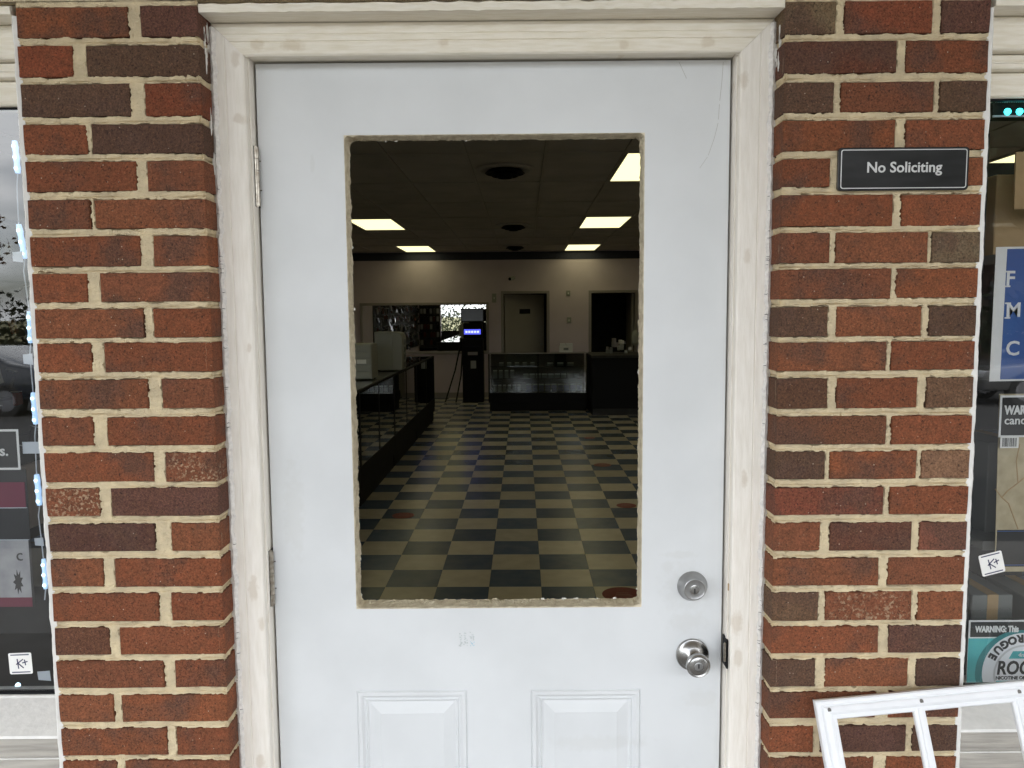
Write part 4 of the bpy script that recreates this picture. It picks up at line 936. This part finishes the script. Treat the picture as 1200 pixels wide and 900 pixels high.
# two inner doorways
def doorway(x0, x1, zt, lab):
    d = thing('doorway_frame', lab, 'door frame', ((x0+x1)/2, YE, 0), TH)
    for a, b, c, e in ((x0, x0+.05, 0, zt), (x1-.05, x1, 0, zt), (x0+.05, x1-.05, zt-.05, zt)): part('jamb', MB().box(a, b, YE-.02, YE+T+.02, c, e), M['greyframe'], d, bevel=.004)
    return d
doorway(-.416, .506, 2.03, 'pale doorway frame round the door left ajar in the back wall'); doorway(1.25, 2.19, 2.03, 'pale doorway frame round the dark open room in the back wall')
ang = math.radians(20); hx, hy = -.362, YE+T+.01
dl = thing('inner_door', 'pale grey inner door standing ajar with a small black plate', 'door', (hx, hy, 0), TH); ca, sa = math.cos(ang), math.sin(ang)
def leafbox(u0, u1, v0, v1, z0, z1):
    m_ = MB().box(u0, u1, v0, v1, z0, z1); m_.v = [(hx+p[0]*ca-p[1]*sa, hy+p[0]*sa+p[1]*ca, p[2]) for p in m_.v]; return m_
part('leaf', leafbox(0, .81, -.04, 0, .01, 1.97), M['doorleaf'], dl, bevel=.002)
part('door_plate', leafbox(.30, .52, -.045, -.0402, 1.60, 1.69), M['black'], dl)
part('door_handle', leafbox(.72, .77, -.10, -.0402, .98, 1.03), M['nickel_soft'], dl, bevel=.01)
od = thing('inner_door', 'pale inner door swung fully open into the dark back room', 'door', (2.13, YE+T, 0), TH)
part('leaf', MB().box(2.085, 2.125, YE+T+.03, YE+T+.84, .01, 1.97), M['doorleaf'], od, bevel=.002); part('door_handle', MB().box(2.04, 2.084, YE+T+.74, YE+T+.79, .98, 1.03), M['nickel_soft'], od, bevel=.01)
# security camera, switches
sc_ = thing('security_camera', 'small bullet security camera mounted high on the back wall', 'security camera', (-.2, YE-.05, 2.25), TH)
part('mount', MB().tube([(-.2, YE-.005, 2.30), (-.2, YE-.05, 2.29), (-.2, YE-.07, 2.27)], .012), M['paper'], sc_); part('housing', MB().tube([(-.17, YE-.04, 2.275), (-.24, YE-.17, 2.25)], .034, 12), M['cabinet'], sc_, smooth=True); part('lens', MB().tube([(-.239, YE-.168, 2.25), (-.243, YE-.178, 2.248)], .028, 12), M['black'], sc_)
for (x, z, h_, lab) in ((-.545, 1.90, .17, 'pale plastic box on the wall beside the ajar door frame'), (.862, 1.98, .10, 'small wall plate above the other on the wall between doorways'), (.877, 1.47, .11, 'small wall switch plate below the other between the doorways')):
    sw = thing('wall_plate', lab, 'wall plate', (x, YE-.02, z-h_/2), TH)
    part('plate', MB().box(x-.04, x+.04, YE-.016, YE-.001, z-h_/2, z+h_/2), M['cabinet'], sw, bevel=.004); part('toggle', MB().box(x-.008, x+.008, YE-.028, YE-.016, z-.02, z+.015), M['paper'], sw, bevel=.002)

# glass display counters
def counter(name, lab, x0, x1, y0, y1, h, front, kick=.14, glassz=.30, posts=3):
    """black-framed glass case; front = 'x' faces +x, 'y' faces -y"""
    c = thing(name, lab, 'display counter', ((x0+x1)/2, (y0+y1)/2, 0), TH)
    part('plinth', MB().box(x0+.02, x1-.02, y0+.02, y1-.02, .0005, kick), M['black'], c)
    part('cabinet_base', MB().box(x0, x1, y0, y1, kick, glassz), M['black'], c, bevel=.004)
    part('glass_top', MB().box(x0+.004, x1-.004, y0+.004, y1-.004, h-.012, h-.004), M['case_glass'], c)
    t = .022
    if front == 'x':
        part('glass_front', MB().box(x1-.010, x1-.004, y0+.02, y1-.02, glassz, h-.02), M['case_glass'], c)
        part('back_panel', MB().box(x0+.002, x0+.02, y0+.02, y1-.02, glassz, h-.02), M['display_dark'], c)
        for k in range(posts+1):
            y = y0+(y1-y0-t)*k/posts; part('post', MB().box(x1-t, x1, y, y+t, glassz, h-.012), M['black'], c)
        part('top_rail', MB().box(x1-t, x1+.002, y0, y1, h-.012, h+.006), M['black'], c)
        part('inner_shelf', MB().box(x0+.03, x1-.05, y0+.03, y1-.03, .60, .607), M['case_glass'], c)
        part('side_panel', MB().box(x0+.02, x1-t-.001, y1-.018, y1-.002, glassz, h-.02), M['black'], c)
    else:
        part('glass_front', MB().box(x0+.02, x1-.02, y0+.004, y0+.010, glassz, h-.02), M['case_glass'], c)
        part('back_panel', MB().box(x0+.02, x1-.02, y1-.02, y1-.002, glassz, h-.02), M['display_dark'], c)
        for k in range(posts+1):
            x = x0+(x1-x0-t)*k/posts; part('post', MB().box(x, x+t, y0, y0+t, glassz, h-.012), M['black'], c)
        part('top_rail', MB().box(x0, x1, y0-.002, y0+t, h-.012, h+.006), M['greyframe'], c)
        part('inner_shelf', MB().box(x0+.03, x1-.03, y0+.04, y1-.03, .53, .537), M['case_glass'], c)
        part('inner_shelf', MB().box(x0+.03, x1-.03, y0+.06, y1-.03, .73, .737), M['case_glass'], c)
    return c
cy = [4.6, 6.28, 7.98, 9.68, 11.6]
for k in range(4):
    counter('display_counter', ['black glass display counter just inside the door opening', 'black glass display counter with the drawer cabinet on it', 'black glass display counter with the rounded cabinet on it', 'black glass display counter at the far end of the side row'][k],
            -2.0, -1.345, cy[k], cy[k+1]-.002, .97, 'x', glassz=.34, posts=2)
counter('display_counter', 'glass display counter across the back filled with small boxes', -.575, 1.06, 12.62, 13.2, .955, 'y', glassz=.30, posts=2)
bc_ = thing('service_counter', 'solid black counter beside the glass case across the back', 'counter', (1.9, 12.7, 0), TH)
part('body', MB().box(1.07, 2.9, 12.05, 13.1, .0005, .90), M['black'], bc_, bevel=.005); part('worktop', MB().box(1.065, 2.92, 12.0, 13.12, .90, .94), M['display_dark'], bc_, bevel=.004)
part('kick_panel', MB().box(1.09, 2.88, 12.035, 12.048, .0005, .10), M['display_dark'], bc_)
# small goods in the back counter: three tiers of boxes
def goods(tiers, group, lab):
    protos = {}
    for (xa, xb, yy, z, w_, d_, h_, gap, mk) in tiers:
        x = xa
        while x+w_ < xb:
            key = (w_, d_, h_, mk)
            if key not in protos:
                o = thing('product_box', lab, 'box', (x, yy, z), TH, group)
                part('carton', MB().box(x, x+w_, yy, yy+d_, z, z+h_), M[mk], o, bevel=.002); part('lid', MB().box(x-.001, x+w_+.001, yy-.001, yy+d_*.9, z+h_-.012, z+h_+.003), M['paper'], o)
                protos[key] = o
            else: o = copy_tree(protos[key])
            _place(o, (x, yy, z), TH); x += w_+gap
goods([(-.5, .0, 12.80, .303, .05, .08, .11, .03, 'boxgrey'), (.05, .98, 12.80, .303, .085, .10, .12, .02, 'boxblue'), (.0, .98, 12.82, .538, .085, .10, .055, .02, 'boxgrey'), (-.5, -.1, 12.82, .538, .06, .08, .12, .035, 'boxgrey'), (-.4, .2, 12.84, .738, .07, .06, .05, .06, 'boxgrey'), (.4, .95, 12.84, .738, .10, .08, .04, .07, 'boxgrey')],
      'boxes inside the glass counter across the back', 'small box on a shelf inside the glass counter across the back')
# things standing on the counters
wbx = thing('white_box', 'small white open box on the glass counter across the back', 'box', (.71, 12.85, .955), TH)
part('tray', MB().box(.60, .82, 12.78, 12.92, .9552, 1.06), M['paper'], wbx, bevel=.003); part('lid_flap', MB().box(.615, .70, 12.79, 12.91, 1.06, 1.10), M['white_print'], wbx, bevel=.003); part('lid_flap', MB().box(.715, .82, 12.79, 12.91, 1.06, 1.10), M['white_print'], wbx, bevel=.003); part('printed_mark', MB().box(.67, .75, 12.777, 12.78, .99, 1.03), M['boxgrey'], wbx)
fg = thing('clutter_pile', 'pile of pale packets on the solid black counter', 'packets', (1.5, 12.6, .94), TH)
for i in range(14):
    x, y, z = 1.3+random.random()*.42, 12.5+random.random()*.3, .9402+.05*(i % 4); a = random.uniform(.03, .08)
    m_ = MB().box(x, x+a, y, y+.06, z, z+random.uniform(.04, .11)); part('packet', m_, random.choice([M['cabinet'], M['paper'], M['greyframe'], M['boxgrey']]), fg, bevel=.004)
gb = thing('hanging_bag', 'pale plastic bag hanging beside the dark open doorway', 'bag', (2.2, YE-.1, 1.0), TH)
part('bag_body', MB().lathe((2.13, YE-.09, .98), [(.03, 0), (.08, .05), (.085, .16), (.06, .25), (.02, .30)], 'z', 14), M['cabinet'], gb, smooth=True); part('bag_handle', MB().tube([(2.10, YE-.09, 1.27), (2.12, YE-.03, 1.40), (2.15, YE-.09, 1.27)], .006), M['cabinet'], gb)
# drawer cabinet and rounded cabinet on the side counters
dc = thing('drawer_cabinet', 'grey plastic drawer cabinet with a white label on the black counter', 'cabinet', (-1.66, 7.6, .976), TH)
part('case', MB().box(-1.80, -1.46, 7.40, 7.70, .9765, 1.315), M['cabinet'], dc, bevel=.006)
for k in range(5): part('drawer', MB().box(-1.79, -1.47, 7.388, 7.399, .99+k*.064, 1.046+k*.064), M['cabinet'], dc, bevel=.003)
part('label', MB().box(-1.60, -1.51, 7.385, 7.3875, 1.125, 1.165), M['white_print'], dc)
rcab = thing('rounded_cabinet', 'tall grey cabinet with a rounded top and side compartments', 'cabinet', (-1.55, 8.75, .976), TH)
pts = [(-1.66, .9765), (-1.36, .9765), (-1.35, 1.34), (-1.37, 1.385), (-1.41, 1.40), (-1.66, 1.405)]
part('case', MB().poly(pts, 8.6, 8.9), M['cabinet'], rcab, bevel=.006)
for k in range(4): part('round_socket', MB().lathe((-1.352, 8.75, 1.03+k*.085), [(.033, 0), (.033, .012), (.024, .006)], 'x', 16), M['boxgrey'], rcab, smooth=True)
part('door_panel', MB().box(-1.64, -1.46, 8.588, 8.599, 1.0, 1.38), M['cabinet'], rcab, bevel=.003)
# kiosk machine in the gap between the counters
kx0, kx1, ky = -1.10, -.72, 13.9
ks = thing('kiosk_machine', 'black standing kiosk machine with a glowing blue sign band', 'kiosk', ((kx0+kx1)/2, ky+.15, 0), TH)
part('cabinet_body', MB().box(kx0, kx1, ky, ky+.32, .0005, 1.16), M['black'], ks, bevel=.012)
part('head', MB().box(kx0+.02, kx1-.02, ky+.04, ky+.28, 1.16, 1.44), M['black'], ks, bevel=.015)
part('sign_band', MB().box(kx0+.035, kx1-.045, ky+.032, ky+.0395, 1.235, 1.325), M['screen_blue'], ks)
for k in range(5): part('sign_mark', MB().box(kx0+.06+k*.052, kx0+.098+k*.052, ky+.029, ky+.0318, 1.262, 1.298), M['screen_white'], ks)
mo = part('monitor', MB().box(kx0-.02, kx1+.02, ky+.05, ky+.09, 1.45, 1.70), M['black'], ks, bevel=.006); part('display', MB().box(kx0, kx1, ky+.046, ky+.0495, 1.475, 1.68), M['screen'], mo)
part('neck', MB().box((kx0+kx1)/2-.05, (kx0+kx1)/2+.05, ky+.09, ky+.15, 1.40, 1.55), M['black'], ks)
part('keypad_ledge', MB().box(kx0+.05, kx1-.05, ky-.07, ky, .98, 1.02), M['black'], ks, bevel=.01); part('notice', MB().box(-.95, -.85, ky-.003, ky-.0005, .62, .76), M['cabinet'], ks); part('cash_slot', MB().box(-1.0, -.82, ky-.004, ky-.0005, .86, .92), M['greyframe'], ks)
for a, b in (((-1.13, 14.2, 1.15), (-1.42, 13.9, .01)), ((-1.12, 14.25, .95), (-1.22, 13.85, .01))):
    cb = single('power_cable', MB().tube([a, tuple((p+q)/2+(0.03 if i == 0 else 0) for i, (p, q) in enumerate(zip(a, b))), b], .014), M['black'], 'black cable running from the kiosk down to the floor', 'cable', b, TH, 'cables beside the kiosk')
# wall of packaged goods on the side wall and the front wall, seen in the mirror
rk = thing('goods_rack', 'tall dark wall rack of hanging packets seen in the mirror', 'rack', (XL+.05, 5.6, 0), TH)
part('backboard', MB().box(XL+.002, XL+.02, 2.0, 10.2, .5, 2.3), M['display_dark'], rk)
for k in range(6): part('hook_rail', MB().box(XL+.0205, XL+.035, 2.0, 10.2, .72+k*.28, .74+k*.28), M['black'], rk)
pk = {}; cnt = 0
for k in range(6):
    for i in range(40):
        if random.random() < .12: continue
        y = 2.08+i*.20+random.uniform(-.02, .02); z = .72+k*.28; mi_ = random.randrange(6)
        if mi_ not in pk:
            o = thing('hanging_packet', 'small shiny packet hanging on the wall rack seen in the mirror', 'packet', (XL+.06, y, z), TH, 'packets hanging on the wall rack')
            part('blister', MB().box(XL+.05, XL+.085, y, y+.11, z-.20, z-.02), M['pkg'][mi_], o, bevel=.006); part('hook', MB().box(XL+.021, XL+.10, y+.05, y+.058, z-.018, z-.010), M['silver'], o); pk[mi_] = o
        else: o = copy_tree(pk[mi_])
        _place(o, (XL+.06, y, z+random.uniform(-.07, .07)), TH); o.rotation_euler = (0, random.uniform(-.25, .25), TH+random.uniform(-.35, .35)); f_ = random.uniform(.45, 1.0); o.scale = (1, f_, random.uniform(.5, 1.0)); cnt += 1

fr_ = thing('goods_rack', 'narrow dark rack of packets beside the window, seen in the mirror', 'rack', (-3.35, 1.7, 0), TH)
part('backboard', MB().box(-3.72, -2.98, 1.69, 1.70, .4, 2.3), M['display_dark'], fr_)
for k in range(6): part('hook_rail', MB().box(-3.70, -3.0, 1.7005, 1.712, .72+k*.28, .74+k*.28), M['black'], fr_)
fpk = {}
for k in range(6):
    for i in range(6):
        if random.random() < .1: continue
        x, z, mi_ = -3.68+i*.115+random.uniform(-.01, .01), .72+k*.28, random.randrange(3)
        if mi_ not in fpk:
            o = thing('hanging_packet', 'small shiny packet hanging on the narrow rack beside the window', 'packet', (x, 1.72, z), TH, 'packets on the narrow rack')
            part('blister', MB().box(x, x+.085, 1.72, 1.75, z-.20, z-.02), M['pkg'][mi_], o, bevel=.006); part('hook', MB().box(x+.04, x+.047, 1.7125, 1.77, z-.018, z-.010), M['silver'], o); fpk[mi_] = o
        else: o = copy_tree(fpk[mi_])
        _place(o, (x, 1.72, z), TH); o.rotation_euler = (random.uniform(-.1, .1), 0, TH+random.uniform(-.2, .2))

# ------------------------------------------------------------------ across the lot, behind the camera: seen reflected in the shop windows
def car(x, y, rz, lab, paint):
    z0 = lot(y); rt = thing('parked_car', lab, 'car', (0, 0, 0), 0)
    def P(name, mb, m_, par=rt, **k): return part(name, mb, m_, par, **k)
    L_, W2 = 4.6, .89
    side = [(-2.28, .34), (-2.25, .72), (-2.0, .86), (-1.15, .96), (-.55, 1.36), (.0, 1.44), (.75, 1.42), (1.45, 1.10), (2.2, 1.0), (2.3, .78), (2.28, .34)]
    n = len(side); vs = []
    for f, ins in ((-1, 0), (1, 0)):
        for (a, h) in side:
            t = 0 if h < .97 else (h-.97)/.45*.20
            vs.append((a, f*(W2-t), h))
    body = MB().add(vs, [tuple(range(n)), tuple(range(n, 2*n))[::-1]]+[(i, (i+1) % n, n+(i+1) % n, n+i) for i in range(n)]); P('body', body, paint, bevel=.06, seg=3, smooth=True)
    for f in (-1, 1):
        def sd(pts, off): return [(a, f*(W2-max(0, (h-.97)/.45*.20)+off), h) for a, h in pts]
        for q in ([(-.98, 1.0), (-.50, 1.33), (.12, 1.385), (.12, 1.0)], [(.18, 1.0), (.18, 1.385), (.72, 1.37), (1.18, 1.07), (1.1, 1.0)]):
            o_ = sd(q, .006); i_ = sd(q, -.03); P('side_window', MB().add(o_+i_, [(0, 1, 2, 3) if len(q) == 4 else tuple(range(len(q)))]+[tuple(range(len(q), 2*len(q)))]+[(k, (k+1) % len(q), len(q)+(k+1) % len(q), len(q)+k) for k in range(len(q))]), M['carglass'])
        P('wing_mirror', MB().box(-.95, -.75, f*(W2+.02) if f > 0 else -(W2+.20), (W2+.20) if f > 0 else -(W2+.02), .98, 1.12), paint, bevel=.03, seg=2, smooth=True)
        P('headlight', MB().box(-2.27, -2.0, min(f*.5, f*.84), max(f*.5, f*.84), .62, .76), M['lamp'], bevel=.02); P('tail_light', MB().box(2.12, 2.312, min(f*.5, f*.86), max(f*.5, f*.86), .76, .90), M['redlamp'], bevel=.02)
        for a in (-1.42, 1.42):
            wv = MB(); ring = [(.33, -.11), (.345, -.08), (.345, .08), (.33, .11), (.20, .115), (.20, -.115)]
            m_ = MB().lathe((a, f*.80, .345), [(.22, -.11), (.325, -.11), (.345, -.08), (.345, .08), (.325, .11), (.22, .11)], '-y', 28); wh = P('wheel', m_, M['tyre'], smooth=True); P('rim', MB().lathe((a, f*.80, .345), [(.215, -.115), (.215, .115)], '-y', 20), M['rim'], wh)
    P('windscreen', MB().add([(-1.13, -.72, .985), (-1.13, .72, .985), (-.57, .60, 1.37), (-.57, -.60, 1.37), (-1.08, -.7, .93), (-1.08, .7, .93), (-.5, .58, 1.30), (-.5, -.58, 1.30)], [(0, 1, 2, 3), (4, 7, 6, 5), (0, 4, 5, 1), (1, 5, 6, 2), (2, 6, 7, 3), (3, 7, 4, 0)]), M['carglass'])
    P('grille', MB().box(-2.285, -2.24, -.45, .45, .42, .60), M['black'], bevel=.01)
    rt.location = (x, y, z0); rt.rotation_euler = (0, 0, rz); return rt
car(-11.6, -13.6, math.radians(8), 'dark blue sedan parked across the lot, mirrored in the window', M['carpaint'])
car(12.2, -13.8, math.radians(4), 'grey sedan parked across the lot on the doorknob side', mat('grey_car_paint', (.10, .10, .10), .25, coat=1))

def leafcloud(mb, c, r, n, size, rnd):
    c = Vector(c)
    for _ in range(n):
        d = Vector((rnd.gauss(0, 1), rnd.gauss(0, 1), rnd.gauss(0, 1))).normalized()*(rnd.random()**.5); p = c+Vector((d.x*r[0], d.y*r[1], d.z*r[2]))
        a = Vector((rnd.gauss(0, 1), rnd.gauss(0, 1), rnd.gauss(0, 1))).normalized(); b = a.orthogonal().normalized(); s_ = size*rnd.uniform(.6, 1.4)
        mb.add([p-a*s_, p+b*s_*.6, p+a*s_, p-b*s_*.6], [(0, 1, 2, 3)])
def tree(x, y, h, leafm, dens, lab, seed, zb=None):
    rnd = random.Random(seed); z0 = lot(max(y, -40))-.05 if zb is None else zb; rt = thing('tree', lab, 'tree', (x, y, z0), group='trees across the parking lot')
    tr = MB(); tr.tube([(x, y, z0-.1), (x+.05, y, z0+h*.2), (x-.05, y+.05, z0+h*.45), (x, y, z0+h*.75)], [h*.035, h*.026, h*.018, h*.006], 9); cr_ = MB()
    for k in range(26):
        f = rnd.uniform(.25, .75); a = rnd.uniform(0, 6.28); L_ = h*rnd.uniform(.2, .42)*(1.15-f); p = Vector((x, y, z0+h*f)); q = p+Vector((math.cos(a)*L_*.6, math.sin(a)*L_*.6, L_*.45)); e = p+Vector((math.cos(a)*L_, math.sin(a)*L_, L_*.95))
        tr.tube([p, q, e], [h*.010, h*.006, h*.002], 5)
        for m_ in range(3):
            g = q+(e-q)*rnd.random(); o2 = Vector((rnd.uniform(-1, 1), rnd.uniform(-1, 1), rnd.uniform(.1, 1)))*h*.07; tr.tube([g, g+o2], [h*.004, h*.001], 4); leafcloud(cr_, g+o2, (h*.06, h*.06, h*.05), dens, h*.012, rnd)
        leafcloud(cr_, e, (h*.08, h*.08, h*.06), dens, h*.012, rnd)
    part('trunk', tr, M['bark'], rt); part('crown', cr_, leafm, rt)
tree(-22.5, -27, 8.5, M['leaf_brown'], 34, 'russet half-bare tree behind the hedge, mirrored in the window', 3)
tree(-30, -30, 7, M['leaf_brown'], 12, 'smaller russet tree further along behind the hedge', 4)
tree(-13, -29, 9, M['leaf_brown'], 22, 'tall nearly bare tree beyond the parked blue sedan', 5)
tree(16, -20, 11, M['leaf_green'], 80, 'dense dark evergreen tree beyond the parked grey sedan', 6)  # dense evergreens added to keep sky out of the doorknob-side window's reflection
tree(21.5, -21, 12, M['leaf_green'], 80, 'tall dense evergreen tree at the edge of the lot', 7)
tree(11, -22, 10, M['leaf_green'], 80, 'broad dense evergreen tree beside the tall one', 8)
hm = MB(); rnd = random.Random(5)
for i in range(60): leafcloud(hm, (-44+i*1.1, -21.5+rnd.uniform(-.3, .3), lot(-21)+1.5+rnd.uniform(-.2, .2)), (1.1, .9, 1.75), 420, .11, rnd)
single('hedge', hm, M['hedge'], 'long dark clipped hedge behind the grass strip', 'hedge', (-11, -21.5, lot(-21)), kind='stuff')
# building added on the doorknob side, tall and dark to block reflected sky
nb = thing('brick_building', 'two-storey brick building across the lot on the doorknob side', 'building', (19, -24, lot(-24)))
zb0 = lot(-24)-.2
part('wall', MB().box(8.5, 30, -32, -24, zb0, 8.2), mat('dull_brown_brick', (.09, .06, .048), .9, var=.3, vscale=5), nb); part('roof', MB().box(8.2, 30.3, -32.3, -23.7, 8.2, 8.6), M['shingle'], nb)
for k in range(6):
    for z in (.9, 4.6):
        x = 10+k*3.3; wv = part('window', MB().box(x, x+1.3, -24.03, -23.98, z, z+1.7), M['carglass'], nb); part('sill', MB().box(x-.1, x+1.4, -23.99, -23.85, z-.14, z-.02), M['siding'], wv)
